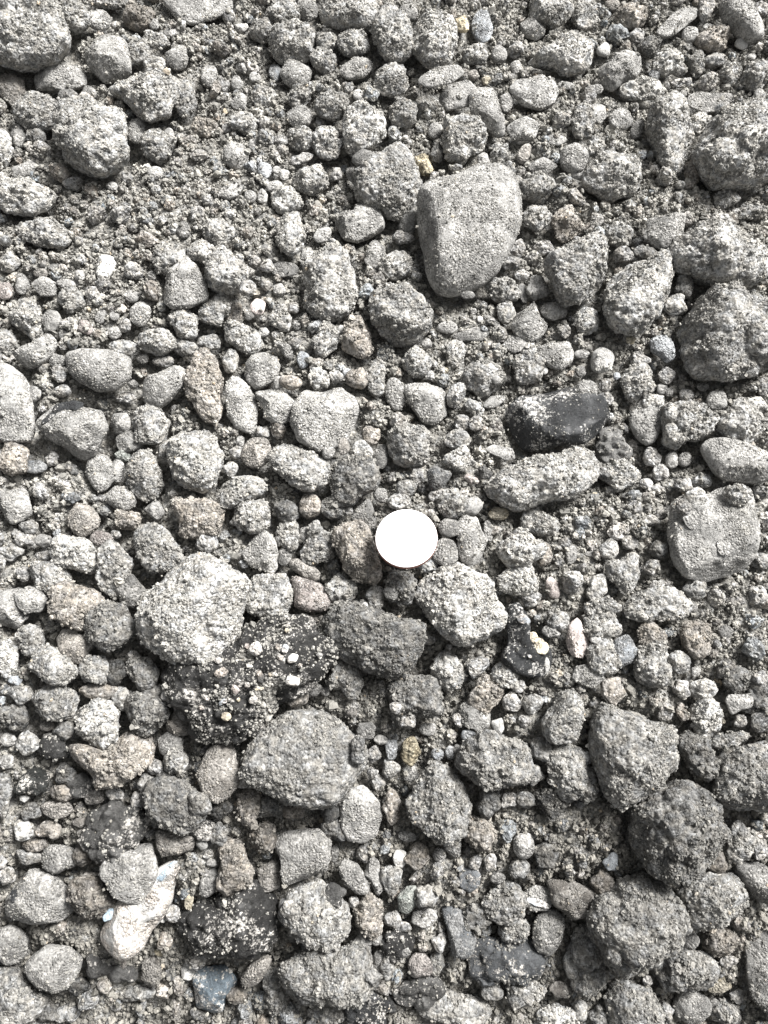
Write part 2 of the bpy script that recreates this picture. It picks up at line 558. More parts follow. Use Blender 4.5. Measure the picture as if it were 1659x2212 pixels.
SURVEY[(0,3)] = '''
930 120 430 400 0 c4|dark grey bulky clod;left of the big bright clod|715,80 740,-60 880,-110 1050,-80 1160,60 1120,200 1010,290 900,330 780,240
640 270 300 290 30 a5o|brown angular stone;three cornered, by the bulky dark clod|490,210 540,130 640,140 770,220 810,270 740,350 680,430 580,400 520,310
450 430 380 350 0 c6|boot shaped granular clod;at the left, below the middle|270,440 320,300 400,250 500,300 560,390 650,460 640,550 520,610 420,600 330,520
820 480 230 280 0 c6|half split pale clod;with a straight right side against a dark clod|700,450 760,370 900,340 930,450 915,610 810,590 720,540
1000 490 180 250 0 c3
1240 510 280 280 0 c5
70 360 180 320 0 c8|white crumbling lump on the left edge;brightest there, below the middle
270 210 200 260 0 c5
165 180 110 70 10 a7p
480 760 370 310 0 c5|coarse clod of loose grains;below the boot shaped clod
190 690 180 170 0 c5
120 890 240 240 0 c4
840 950 360 430 0 c7|bright pitted clod;perched on a brown clod at the lower left|670,920 690,810 810,740 950,760 1030,830 1020,980 990,1080 900,1150 780,1090 690,1010
940 1260 700 460 0 c6o|broad brownish clod;under the bright pitted clod|590,1090 700,1130 900,1160 1060,1050 1200,1000 1290,1080 1310,1180 1280,1290 1150,1390 1000,1480 860,1480 780,1360 680,1280 610,1180
1270 830 400 370 0 c4|round grey clod with a black flank;left of the asphalt lump
870 660 300 150 0 c5o
1050 720 130 200 0 c5
410 960 130 100 0 r4o
460 1130 230 200 0 k2|glossy black lump;small, left of the broad brownish clod
240 1110 170 240 0 c6
70 1080 140 120 0 r6
550 1000 170 170 -40 c4
290 1450 230 200 0 k2g|black round lump with a white chip below;at the left
210 1590 90 60 0 a9
1540 950 240 260 0 a5o
1460 1120 260 200 0 a5
1520 1270 220 220 0 c6
1420 1400 150 120 0 a3
1260 1460 140 180 0 c5
1340 1320 130 120 0 c6
30 1530 130 420 0 c5
820 1580 170 130 -30 r5o
700 1480 190 180 0 k3
570 1380 150 180 0 c4
540 1540 190 140 0 c5o
1180 1610 110 160 0 c6
1490 1640 520 440 0 c4|dark mottled clod;below the broad brownish clod, to its right
490 1680 280 160 0 r5o
270 1700 160 140 0 c5
990 1540 130 130 0 c5
60 1270 120 130 0 r5
1150 350 100 90 0 c4
1450 700 110 120 0 c4
130 570 130 90 20 a8u
'''
SURVEY[(1,3)] = '''
230 1340 380 580 0 r5o|smooth brown upright stone;egg like, below the asphalt lump|50,1370 130,1180 240,1080 350,1110 380,1250 430,1350 390,1480 300,1590 200,1630 90,1550
990 1250 1000 860 0 c5|huge round granular clod;below the asphalt lump, the largest of the lower middle|500,1330 540,1180 640,1000 850,870 1050,840 1250,930 1360,1050 1500,1150 1480,1330 1380,1440 1280,1600 1100,1640 850,1590 650,1480 530,1440
1460 1720 340 480 0 a7|bright oval stone;right below the huge round granular clod|1290,1640 1340,1520 1480,1490 1600,1600 1640,1720 1600,1900 1480,1970 1350,1950 1300,1850
480 1660 200 330 0 c5o
680 1640 220 220 0 c4
870 1700 200 130 0 c5o
1340 560 320 260 0 c5
1060 650 110 120 0 r4
1150 660 80 90 0 r5
900 720 200 150 0 c5o
1400 790 80 70 0 a7
1500 1010 170 170 0 a5
1440 1180 140 230 0 c5
1570 1210 120 170 0 c6
1560 1370 100 110 0 c5
1610 1450 110 130 0 c7
1630 1080 110 90 0 r5
60 1640 160 220 0 c5
220 1670 230 180 0 c3
450 1430 130 130 0 c4
1190 1700 150 200 0 c3
'''
SURVEY[(2,3)] = '''
560 480 290 340 0 c6|pale tent shaped clod;below the coarse crumbly clod|400,500 470,370 530,310 620,370 700,480 720,560 640,620 540,660 450,600
250 720 430 430 0 c4|dark smooth sloping clod;left of the pale tent shaped clod
890 680 270 310 0 c5o
790 870 300 240 45 a6|pale slanting oblong stone;below right of the tent shaped clod
1230 230 400 620 0 d2u|black stone with a cream patch;glossy and narrow, lower right of the disc|1060,80 1080,-80 1180,-110 1260,30 1290,160 1440,300 1440,450 1390,530 1270,530 1100,480 1010,380 1080,230
980 960 120 170 0 a8
1050 520 210 230 0 c7
1100 760 120 160 0 c7
1280 770 170 170 0 c6
1160 610 110 110 0 c5
735 1050 130 120 0 r6u|bluish round pebble;below the slanting oblong stone
210 920 150 130 0 c6
380 990 150 110 0 r5
230 1180 160 260 0 c5y
65 1160 120 190 0 a6u
60 1330 150 160 0 c6
460 1210 110 110 0 r6u
570 1190 80 120 0 r6u
630 1160 70 80 0 r5
650 1290 80 120 0 a7
230 1380 170 110 -60 a6
960 1260 560 480 0 c5|broad low clod;in the lower middle, right of two bluish pebbles
1370 1170 180 200 0 c5
1560 1350 330 490 0 c5|lumpy clod;left of the big angular clod|1430,1290 1470,1130 1600,1120 1740,1180 1760,1400 1700,1580 1560,1600 1460,1480
1540 900 340 400 0 c5
1680 190 210 340 0 a8p|pinkish white upright stone;right of the black stone with the cream patch|1570,220 1600,80 1680,20 1740,180 1785,290 1700,370 1620,350
1500 50 200 160 0 c6
1450 140 150 120 0 r6
900 1620 200 220 0 c4
1080 1600 130 150 0 c5
1220 1600 150 150 0 c4
1300 1390 150 150 0 c5
70 1660 140 280 0 c5o
1450 1600 320 250 0 c3
1210 920 100 110 0 c6
380 200 120 110 0 c7
650 900 100 120 0 c5
100 800 110 110 0 c6
'''
SURVEY[(3,3)] = '''
240 370 260 320 0 c6
430 310 220 280 0 a5u|smooth grey rhomb stone;right of the pinkish white upright stone
220 100 320 230 0 c5
100 520 240 280 45 a6
310 650 190 230 0 c5o
650 430 330 350 0 c6|crumbling pinkish brown clod;right of the smooth grey rhomb stone
640 180 200 250 0 c5o
890 410 220 170 60 c6
1050 200 260 330 0 c5o
1290 150 130 110 0 r4
1400 570 200 230 0 c4
1560 700 260 330 0 c4
1410 760 230 160 -15 a7|pale wedge chip;by the right edge, over dark clods|1290,740 1320,690 1440,690 1540,670 1520,800 1420,830 1350,870
1100 640 200 200 0 c7
1140 900 240 340 0 c8|bright white speckled lump;left of the pale wedge chip|1010,780 1100,740 1200,750 1240,880 1220,1010 1130,1090 1040,1020 1010,900
910 640 140 160 0 c7u
1035 490 90 110 0 a7
770 850 130 160 0 c4
480 1220 700 860 0 c5|big angular clod;pointed at the bottom, bright right face, at the lower right|140,1130 170,900 230,780 300,840 520,830 650,920 840,970 830,1180 850,1290 700,1480 560,1590 460,1690 330,1620 230,1480 180,1300
1080 1240 330 350 0 c4|dark rounded clod;right of the big angular clod|880,1100 960,1000 1150,1090 1210,1240 1180,1370 1100,1430 1000,1360 920,1230
1330 1080 330 150 -15 c6|pale oblong clod;by the right edge, over the big lumpy clod
1420 920 120 110 0 c7
1470 1420 560 620 0 c5|big lumpy clod at the right edge;in the lower right, many loose grains on top|1180,1560 1230,1400 1290,1270 1390,1160 1550,1100 1720,1090 1760,1500 1720,1680 1500,1730 1350,1720
90 1450 220 300 0 c5
90 1240 90 140 0 a4u
1260 920 60 60 0 r7y
845 1310 150 40 85 a7
170 215 100 70 0 r8
1600 560 120 150 0 c3
'''
SURVEY[(0,4)] = '''
200 90 190 190 0 c8|white ball near the left edge;at the lower left
510 340 310 240 0 r5|smooth flattish round stone;below the white ball, to its right
310 220 200 120 0 c5o
250 330 180 150 0 c6
60 490 140 150 0 c6
300 680 620 460 0 a6|large pale slab at the left edge;with one dark spot, at the lower left|0,700 110,560 280,430 440,470 540,570 610,640 640,780 520,880 200,910 60,870
760 650 340 420 0 c4o|brown block;right of the large pale slab|610,680 640,540 740,480 860,470 900,600 1000,690 1000,780 880,850 720,840
1100 470 560 540 0 a6|pale angular block;above the long white stone at the lower left|830,500 900,370 1040,250 1290,200 1330,320 1350,470 1300,600 1210,730 1130,730 1040,690 920,610
980 130 520 460 0 k3|black and white speckled lump;above the pale angular block
1500 210 310 240 0 a5o|brownish brick shaped stone;right of the speckled black lump|1355,100 1570,110 1680,150 1680,290 1560,310 1410,330 1360,240
1180 860 400 900 0 w8|long white stone;slanting up to the right at the lower left, bluish along its edge|1540,340 1560,440 1490,560 1480,700 1400,850 1300,960 1230,1120 1080,1230 920,1130 840,1030 890,900 930,780 1080,660 1200,560 1380,420
90 1090 280 350 0 r5
460 1280 480 430 0 r6|pale rounded stone at the bottom left;like a bun with a dusty top|220,1270 290,1170 420,1080 590,1110 700,1200 680,1320 600,1440 480,1500 320,1450 250,1380
130 1560 420 560 0 c6|crumbly clod in the bottom left corner;pale, cut by the edge|-100,1300 100,1270 200,1350 240,1480 390,1540 340,1680 200,1800 -100,1800
1310 1310 180 260 0 r4o
850 1270 170 170 0 k3
1490 820 140 130 0 c9
1400 870 55 55 0 r9
1375 1150 80 70 0 r8y
1620 1310 120 200 0 a9
570 1680 200 150 0 c6
680 1450 180 150 0 c3
410 1670 150 160 0 c4
1000 1620 90 80 0 r5
1630 700 80 170 0 a7y
430 90 220 150 0 c5o
700 30 150 90 0 r5o
20 370 80 150 0 c5o
1060 1330 220 140 0 k3
1200 1500 300 150 0 c5
720 310 160 200 0 c4o
'''
SURVEY[(1,4)] = '''
950 320 500 500 0 a6|pale squarish boulder;in the lower middle, over the pale crumbly column|705,180 830,110 1000,90 1130,90 1195,200 1180,330 1150,450 1000,550 800,575 780,450 770,320
370 420 320 500 0 c5o|brown upright clod;above the big black clod|230,280 290,170 390,180 460,290 480,360 530,440 500,560 400,590 300,640 230,590 250,420
660 470 230 310 0 a4o|brown wedge stone;between the squarish boulder and the brown upright clod|560,440 640,400 730,330 760,450 760,580 690,610 620,630 570,520
150 550 260 150 -70 r5
330 900 720 640 0 k2|big black clod;rounded, dusted with pale specks, at the lower left|-100,850 60,740 280,690 400,590 560,560 660,680 700,850 690,1020 620,1150 510,1220 400,1160 300,1180 100,1130 -40,1000
200 1500 400 480 0 d4b|blue grey broken stone;flat faced, near the bottom edge|10,1340 60,1270 280,1260 400,1400 370,1480 290,1560 250,1700 150,1730 30,1660 20,1500
550 1310 310 200 -45 r5o|brown almond shaped stone;under the big black clod|415,1380 500,1260 620,1170 690,1200 640,1350 560,1430 460,1460
1050 850 560 680 0 c6|pale crumbly column;under the squarish boulder|770,740 870,620 1090,510 1200,620 1330,780 1330,950 1250,1090 1150,1160 1000,1090 900,950 780,860
1160 1370 700 520 0 c5|heap of loose coarse crumbs;below the pale crumbly column|740,1310 870,1200 1000,1120 1250,1130 1480,1080 1560,1250 1600,1420 1450,1550 1280,1630 1000,1590 860,1500
1400 500 270 320 0 r6|pale slanting egg shaped stone;right of the squarish boulder|1280,400 1330,340 1430,390 1540,560 1520,640 1440,650 1340,580 1280,490
1570 480 370 150 75 a6
1540 840 230 350 0 c5o
1230 300 80 150 0 r4
1220 80 220 170 60 c4
620 140 230 260 0 c4o
230 130 140 220 0 c5
85 220 90 100 0 r5
90 80 160 180 0 k2
1470 1080 150 180 0 r5
1600 1040 120 110 0 r5
400 1530 160 160 0 c4o
740 1550 200 300 0 c5
1620 1250 130 250 0 a6
1500 1640 330 300 0 k2u|blue black smooth lump;near the bottom edge, right of the loose crumb heap
1170 1680 360 180 0 c5
1400 720 100 110 0 c5
170 380 90 70 0 r5
700 1400 170 220 0 c4
1230 650 180 150 0 k3
1560 1360 150 150 0 c5
'''
SURVEY[(2,4)] = '''
140 340 130 160 0 a9|snow white chip;in the lower middle, right of the squarish boulder
205 150 160 90 15 r7
1210 230 200 220 0 r7|pale round pebble;at the lower right of the middle, over dark crumbs
1170 420 170 190 0 c5
600 240 150 150 0 c6
735 510 180 170 0 k4u
200 690 260 170 -70 a5g|greenish streaked stone;slanting, in the lower middle
370 670 200 210 0 c7
350 850 230 170 0 s6
80 870 140 150 0 c6
170 930 120 100 0 c7
640 950 300 560 0 a4u|long dark grey stone;slanting down to the right near the bottom|500,740 580,720 680,800 750,960 810,1040 780,1130 700,1200 600,1180 560,1000 520,860
800 840 220 240 0 c4
1040 720 370 400 0 c5|round mottled clod;right of the long dark grey stone|850,700 950,590 1050,520 1150,580 1210,700 1190,820 1090,910 980,900 910,830
1340 690 240 240 0 s7|curved flake with a white stripe;right of the round mottled clod
1620 690 380 340 0 r4o|smooth brown stone;half hidden, left of the great round clod at the bottom right|1440,620 1400,520 1640,540 1820,620 1810,720 1760,830 1640,870 1540,790 1460,720
1420 970 280 420 0 r5|smooth olive grey oval stone;upright, under the flake with a white stripe|1285,960 1330,830 1440,780 1550,830 1555,930 1510,1100 1430,1180 1330,1150 1290,1060
1040 1210 600 380 0 k3u|black and grey fused lump;near the bottom, left of the olive grey oval stone|720,1200 800,1060 980,1050 1240,1040 1350,1180 1330,1330 1200,1400 1050,1350 900,1400 760,1310
1190 1480 300 240 0 c6
110 1080 240 250 0 k2
170 1140 130 140 0 a6
480 1060 110 160 0 c3
310 1270 200 230 0 r5p|purple grey smooth stone;near the bottom edge, left of the middle of the black lumps
330 1480 330 250 0 k3
450 1250 130 230 0 c5
930 1470 190 190 0 c5
620 1640 560 280 0 c6
1500 1700 330 200 0 c8|white crumbly clod on the bottom edge;right of the middle
1530 1470 220 150 0 a4o
1640 1200 150 350 0 c5
70 500 180 230 0 c6
480 310 110 130 0 r6
790 370 100 120 0 c6
920 370 110 150 0 c6
980 510 130 100 0 r5
60 1600 130 180 0 c3
290 320 180 210 0 c5o
30 1280 110 230 0 c5
1400 300 200 200 0 c4
830 120 250 280 0 c5o
1120 960 300 220 0 c5
'''
SURVEY[(3,4)] = '''
520 900 800 900 0 c5|great round clod at the bottom right;studded with pale grains|130,860 200,720 400,540 560,470 750,520 870,600 880,780 930,920 880,1060 800,1180 720,1290 560,1360 380,1340 270,1230 250,1130 160,1010
1150 720 560 520 0 c5|rough clod with a bright right flank;right of the great round clod|890,640 960,560 1080,500 1250,440 1370,480 1420,600 1440,730 1360,860 1260,970 1100,940 960,880 910,780
1580 570 430 400 0 r5|smooth oval stone cut by the right edge;in the bottom quarter|1360,410 1440,370 1600,380 1760,480 1780,700 1680,760 1560,700 1460,560
310 370 150 170 0 a8u|bluish white fang shaped stone;above the great round clod
60 320 140 180 0 c6
940 1300 520 380 0 c5|wide clod;below right of the great round clod
1220 1430 260 160 0 s6y|curled cream flake;right below the wide clod, near the bottom right
500 1610 480 480 0 c5|smooth domed clod on the bottom edge;right of the middle|280,1540 330,1420 430,1370 620,1450 690,1560 730,1700 740,1850 300,1850 270,1660
1000 1620 320 280 0 r5|rounded grey stone near the bottom edge;right of the domed clod
1300 1680 280 230 0 c6
1640 1300 320 780 0 a5|mottled tall stone cut by the right edge;at the bottom right|1460,1080 1500,960 1660,930 1780,1000 1790,1700 1680,1720 1540,1560 1490,1360 1480,1200
1410 200 220 330 0 c6
1250 1060 300 230 0 c5o
980 1050 170 160 0 a5
110 1380 300 280 0 c5
100 1100 240 350 0 c5
1200 1590 90 80 0 r4
1400 1530 150 110 0 c3
1220 370 200 200 0 c4o
40 1660 120 200 0 c7
200 1700 190 150 0 c5
1590 250 110 200 0 c4
620 1400 80 100 0 c6
770 1660 130 150 0 c5
1310 1230 150 100 0 c3
240 560 200 220 0 c4o
'''
SURVEY['V'] = '''
415 1325 240 250 0 c7|big bright clod;left of the middle, above the asphalt lump|300,1330 310,1300 340,1265 365,1240 400,1215 440,1205 480,1215 500,1235 530,1245 538,1265 530,1300 515,1335 510,1370 480,1410 440,1445 390,1440 340,1405 305,1370
1205 903 230 140 0 d2u|black stone dusted white;right of the middle, above the long slab clod|1090,890 1125,855 1175,838 1235,832 1245,860 1300,855 1318,900 1300,930 1270,955 1200,962 1130,975 1105,940
1000 1300 190 175 0 c7|coarse crumbly clod;riddled with holes, below right of the disc|895,1290 920,1250 960,1230 990,1215 1030,1240 1055,1250 1065,1290 1090,1320 1085,1350 1040,1380 990,1385 950,1360 925,1330
545 1468 360 250 0 k2|asphalt lump;black with white and tan pebbles set in it, below the big bright clod|362,1455 380,1440 420,1430 470,1405 500,1400 520,1375 570,1350 630,1340 665,1350 675,1375 715,1400 720,1425 700,1450 675,1455 670,1485 640,1500 600,1520 575,1550 540,1590 480,1595 425,1595 420,1560 390,1530 370,1500
805 1382 215 155 0 c4|dark wide clod;below the disc, right of the asphalt lump|702,1345 730,1310 790,1305 830,1325 870,1345 900,1350 915,1375 905,1410 880,1440 850,1460 810,1455 760,1435 720,1410 705,1380
945 1738 130 170 0 c5|arched granular clod;in the lower middle|880,1730 905,1680 935,1650 975,1665 1000,1700 1010,1750 1005,1800 960,1825 925,1800 890,1770
1462 1797 200 215 0 c4|great dark clod;over the great round clod at the lower right|1365,1800 1370,1755 1400,1715 1450,1690 1500,1700 1550,1740 1562,1800 1540,1850 1510,1880 1465,1905 1410,1880 1375,1840
'''
# pebbles set in the asphalt lump (tile (1,3) pixels): x y w h angle tone
AGGREGATE = '''
550 295 130 120 20 9
472 270 60 55 0 6p
805 290 60 80 0 8u
870 378 75 105 60 9
755 365 95 65 35 7
860 565 160 105 20 9
225 395 70 60 0 9
375 650 70 80 0 7p
475 610 55 60 0 9
532 730 70 85 50 9
345 745 42 42 0 8
265 755 80 60 -30 7u
295 880 95 70 0 7y
675 520 42 45 0 6y
80 805 52 48 0 6p
400 735 35 35 0 7y
580 640 90 32 -10 7y
820 135 42 36 0 8y
740 280 45 60 0 4o
590 540 130 70 60 3
250 510 140 90 -30 3u
125 720 65 45 15 8
930 440 50 45 0 8
1100 350 60 50 0 5
640 390 40 40 0 5
'''
# ------------------------------------------------------------------ helpers: rays, terrain, noise
RNG = np.random.default_rng(7)
ct, st = math.cos(TILT), math.sin(TILT)

def rays(u, v):
    """unnormalised world direction of survey pixel(s); the component along the view axis is 1"""
    x = (np.asarray(u, float) - IMG_W / 2) / FPX
    y = -(np.asarray(v, float) - IMG_H / 2) / FPX
    return np.stack([x, y * ct + st, y * st - ct], -1)

def terrain(x, y):
    """the heap: level above, falling away towards the viewer below, gently uneven"""
    d = np.clip(-y - 0.02, 0, 0.25)
    z = -1.5 * d * d - 0.04 * np.clip(d - 0.2, 0, 1)
    z = z + 0.0022 * np.sin(x * 43 + 1.3) * np.cos(y * 37 - .4) + 0.0016 * np.sin(x * 81 - y * 66)
    fade = np.clip(1 - (np.hypot(x, y) - 0.25) / 0.8, 0, 1)
    return z * fade

def hit(u, v, dz=0.0):
    """point where the ray of a pixel meets the terrain raised by dz"""
    d = rays(u, v)
    z = dz
    for _ in range(8):
        t = (z - CAM[2]) / d[..., 2]
        p = CAM + d * t[..., None] if np.ndim(t) else CAM + d * t
        z = terrain(p[..., 0], p[..., 1]) + dz
    return p, t

def to_plane(u, v, z):
    d = rays(u, v)
    t = (z - CAM[2]) / d[..., 2]
    return CAM + d * np.asarray(t)[..., None]

M32 = np.uint32
def hsh(i, j, k, s):
    with np.errstate(over='ignore'):
        h = (i.astype(np.int64) * 374761393 + j.astype(np.int64) * 668265263 + k.astype(np.int64) * 1274126177 + s * 974634777) & 0xFFFFFFFF
        h = h.astype(np.uint32)
        h = (h ^ (h >> M32(13))) * M32(1274126177)
        h = (h ^ (h >> M32(16))) * M32(2246822519)
        h = h ^ (h >> M32(15))
    return h

def vnoise(p, s=0):
    """value noise, about -1..1"""
    f = np.floor(p)
    w = p - f
    w = w * w * (3 - 2 * w)
    f = f.astype(np.int64)
    out = np.zeros(len(p))
    for dx in (0, 1):
        wx = w[:, 0] if dx else 1 - w[:, 0]
        for dy in (0, 1):
            wy = w[:, 1] if dy else 1 - w[:, 1]
            for dz in (0, 1):
                wz = w[:, 2] if dz else 1 - w[:, 2]
                out += wx * wy * wz * (hsh(f[:, 0] + dx, f[:, 1] + dy, f[:, 2] + dz, s) / 2147483648.0 - 1)
    return out

def fbm(p, s=0, octs=3, gain=.5):
    a, o, tot = 1.0, 0, 0
    for i in range(octs):
        o = o + a * vnoise(p, s + i * 17)
        tot += a
        a *= gain
        p = p * 2.03 + 11.7
    return o / tot

def grains(p, s=0):
    """round bumps, one to a cell: 0 in the joints, 1 on top"""
    q = p - 0.5
    f = np.floor(q).astype(np.int64)
    best = np.full(len(p), 9.0)
    for dx in (0, 1):
        for dy in (0, 1):
            for dz in (0, 1):
                i, j, k = f[:, 0] + dx, f[:, 1] + dy, f[:, 2] + dz
                h = hsh(i, j, k, s)
                cx = i + .18 + .64 * ((h & M32(1023)) / 1023.0)
                cy = j + .18 + .64 * (((h >> M32(10)) & M32(1023)) / 1023.0)
                cz = k + .18 + .64 * (((h >> M32(20)) & M32(1023)) / 1023.0)
                rr = .75 + .5 * ((h >> M32(5)) & M32(255)) / 255.0
                d = ((p[:, 0] - cx) ** 2 + (p[:, 1] - cy) ** 2 + (p[:, 2] - cz) ** 2) / (rr * rr)
                best = np.minimum(best, d)
    return np.sqrt(np.clip(1 - best / .5, 0, 1))

_cube = {}
def cube_sphere(n):
    """quad sphere of n x n faces a side, denser towards +z; verts, quads"""
    if n in _cube:
        return _cube[n]
    idx, verts, quads = {}, [], []
    g = np.tan((np.arange(n + 1) / n * 2 - 1) * math.pi / 4)
    for ax in range(3):
        for sg in (-1, 1):
            a, b = (ax + 1) % 3, (ax + 2) % 3
            ids = np.empty((n + 1, n + 1), int)
            for i in range(n + 1):
                for j in range(n + 1):
                    key = [0, 0, 0]
                    key[ax] = n * sg; key[a] = 2 * i - n; key[b] = 2 * j - n
                    key = tuple(key)
                    m = idx.get(key)
                    if m is None:
                        m = idx[key] = len(verts)
                        c = [0, 0, 0]
                        c[ax] = sg; c[a] = g[i]; c[b] = g[j]
                        verts.append(c)
                    ids[i, j] = m
            q = np.stack([ids[:-1, :-1], ids[1:, :-1], ids[1:, 1:], ids[:-1, 1:]], -1).reshape(-1, 4)
            quads.append(q if sg > 0 else q[:, ::-1])
    v = np.array(verts, float)
    v /= np.linalg.norm(v, axis=1)[:, None]
    v[:, 2] += .38
    v /= np.linalg.norm(v, axis=1)[:, None]
    _cube[n] = (v, np.concatenate(quads))
    return _cube[n]

def make_mesh(name, verts, quads, mat, smooth=True):
    me = bpy.data.meshes.new(name)
    nv, nf, k = len(verts), len(quads), quads.shape[1]
    me.vertices.add(nv)
    me.vertices.foreach_set('co', np.ascontiguousarray(verts, np.float32).ravel())
    me.loops.add(nf * k)
    me.loops.foreach_set('vertex_index', np.ascontiguousarray(quads, np.int32).ravel())
    me.polygons.add(nf)
    me.polygons.foreach_set('loop_start', np.arange(0, nf * k, k, dtype=np.int32))
    me.polygons.foreach_set('loop_total', np.full(nf, k, np.int32))
    me.polygons.foreach_set('use_smooth', np.full(nf, smooth))
    me.update(calc_edges=True)
    if mat:
        me.materials.append(mat)
    return me

def link(name, me, parent=None, loc=None, colour=None):
    o = bpy.data.objects.new(name, me)
    col.objects.link(o)
    if parent:
        o.parent = parent
    if loc is not None:
        o.location = loc
    if colour is not None:
        o.color = (*colour, 1)
    return o

# ------------------------------------------------------------------ materials
def nodes_of(name):
    m = bpy.data.materials.new(name)
    m.use_nodes = True
    t = m.node_tree
    t.nodes.clear()
    out = t.nodes.new('ShaderNodeOutputMaterial')
    p = t.nodes.new('ShaderNodeBsdfPrincipled')
    t.links.new(p.outputs[0], out.inputs[0])
    return m, t, p

def add(t, kind, **kw):
    n = t.nodes.new(kind)
    for k, v in kw.items():
        if k.startswith('in_'):
            n.inputs[k[3:].replace('_', ' ')].default_value = v
        else:
            setattr(n, k, v)
    return n

def noise(t, vec, scale, detail=4, rough=.6):
    n = add(t, 'ShaderNodeTexNoise', in_Scale=scale, in_Detail=detail, in_Roughness=rough)
    t.links.new(vec, n.inputs['Vector'])
    return n.outputs['Fac']

def ramp(t, fac, *stops):
    n = t.nodes.new('ShaderNodeValToRGB')
    e = n.color_ramp.elements
    while len(e) < len(stops):
        e.new(.5)
    for i, (pos, c) in enumerate(stops):
        e[i].position = pos
        e[i].color = (c, c, c, 1) if isinstance(c, (int, float)) else (*c, 1)
    t.links.new(fac, n.inputs[0])
    return n.outputs[0]

def mix(t, mode, fac, a, b):
    n = t.nodes.new('ShaderNodeMix')
    n.data_type = 'RGBA'
    n.blend_type = mode
    n.clamp_result = False
    for s, v in ((n.inputs[0], fac), (n.inputs[6], a), (n.inputs[7], b)):
        if hasattr(v, 'is_output'):
            t.links.new(v, s)
        elif isinstance(v, (int, float)):
            s.default_value = v if s.type == 'VALUE' else (v, v, v, 1)
        else:
            s.default_value = (*v, 1)
    return n.outputs[2]

def bump(t, p, height, dist, vec):
    """relief that comes and goes over the surface: gritty here, powdered smooth there"""
    b = add(t, 'ShaderNodeBump', in_Distance=dist)
    t.links.new(ramp(t, noise(t, vec, 170, 3, .6), (.36, .25), (.6, 1.0)), b.inputs['Strength'])
    t.links.new(height, b.inputs['Height'])
    t.links.new(b.outputs[0], p.inputs['Normal'])

def obj_coord(t):
    """object space, moved by a random amount for each object so that no two share a pattern"""
    tc = t.nodes.new('ShaderNodeTexCoord')
    oi = t.nodes.new('ShaderNodeObjectInfo')
    ma = add(t, 'ShaderNodeVectorMath', operation='ADD')
    t.links.new(tc.outputs['Object'], ma.inputs[0])
    t.links.new(oi.outputs['Random'], ma.inputs[1])
    return ma.outputs[0], oi

def soil_material(name, fixed=None):
    m, t, p = nodes_of(name)
    if fixed is None:
        vec, oi = obj_coord(t)
        base = oi.outputs['Color']
    elif fixed == 'shade':
        vec, oi = obj_coord(t)
        at = add(t, 'ShaderNodeAttribute', attribute_name='shade')
        base = mix(t, 'MULTIPLY', 1.0, oi.outputs['Color'], at.outputs['Color'])
    else:
        g = t.nodes.new('ShaderNodeNewGeometry')
        vec = g.outputs['Position']
        base = fixed
    vor = add(t, 'ShaderNodeTexVoronoi', in_Scale=1150.0)
    t.links.new(vec, vor.inputs['Vector'])
    sep = t.nodes.new('ShaderNodeSeparateColor')
    t.links.new(vor.outputs['Color'], sep.inputs[0])
    grain = ramp(t, sep.outputs[0], (0, .55), (.3, .83), (.8, 1.12), (1, 1.6))
    fine = ramp(t, noise(t, vec, 1500, 3, .75), (.34, .3), (.47, .95), (.7, 1.35))
    patch = ramp(t, noise(t, vec, 160, 3, .6), (.3, .8), (.7, 1.15))
    warm = ramp(t, noise(t, vec, 420, 2, .5), (.35, (1.03, 1.0, .95)), (.65, (.98, 1.0, 1.03)))
    c = mix(t, 'MULTIPLY', 1.0, base, grain)
    c = mix(t, 'MULTIPLY', 1.0, c, fine)
    c = mix(t, 'MULTIPLY', 1.0, c, patch)
    c = mix(t, 'MULTIPLY', 1.0, c, warm)
    t.links.new(c, p.inputs['Base Color'])
    p.inputs['Roughness'].default_value = .95
    p.inputs['Specular IOR Level'].default_value = .12
    mx = t.nodes.new('ShaderNodeMath'); mx.operation = 'SUBTRACT'
    t.links.new(noise(t, vec, 1300, 5, .75), mx.inputs[0])
    t.links.new(vor.outputs['Distance'], mx.inputs[1])
    bump(t, p, mx.outputs[0], .0013, vec)
    return m

def crumb_material():
    """loose grains: each instance takes its own shade"""
    m, t, p = nodes_of('loose_grain')
    vec, oi = obj_coord(t)
    sh = ramp(t, oi.outputs['Random'], (0, (.42, .42, .41)), (.35, (.82, .815, .8)), (.75, (1.05, 1.035, 1.0)), (.95, (1.25, 1.23, 1.19)), (.992, (1.6, 1.58, 1.54)), (1, (1.4, 1.2, .95)))
    c = mix(t, 'MULTIPLY', 1.0, oi.outputs['Color'], sh)
    dm = add(t, 'ShaderNodeAttribute', attribute_name='darken', attribute_type='INSTANCER')
    c = mix(t, 'MULTIPLY', dm.outputs['Fac'], c, (.5, .48, .45))  # darker, browner tone that fine grains take on towards the bottom
    fine = ramp(t, noise(t, vec, 1.3, 3, .7), (.3, .7), (.7, 1.2))
    c = mix(t, 'MULTIPLY', 1.0, c, fine)
    t.links.new(c, p.inputs['Base Color'])
    p.inputs['Roughness'].default_value = .95
    p.inputs['Specular IOR Level'].default_value = .12
    return m

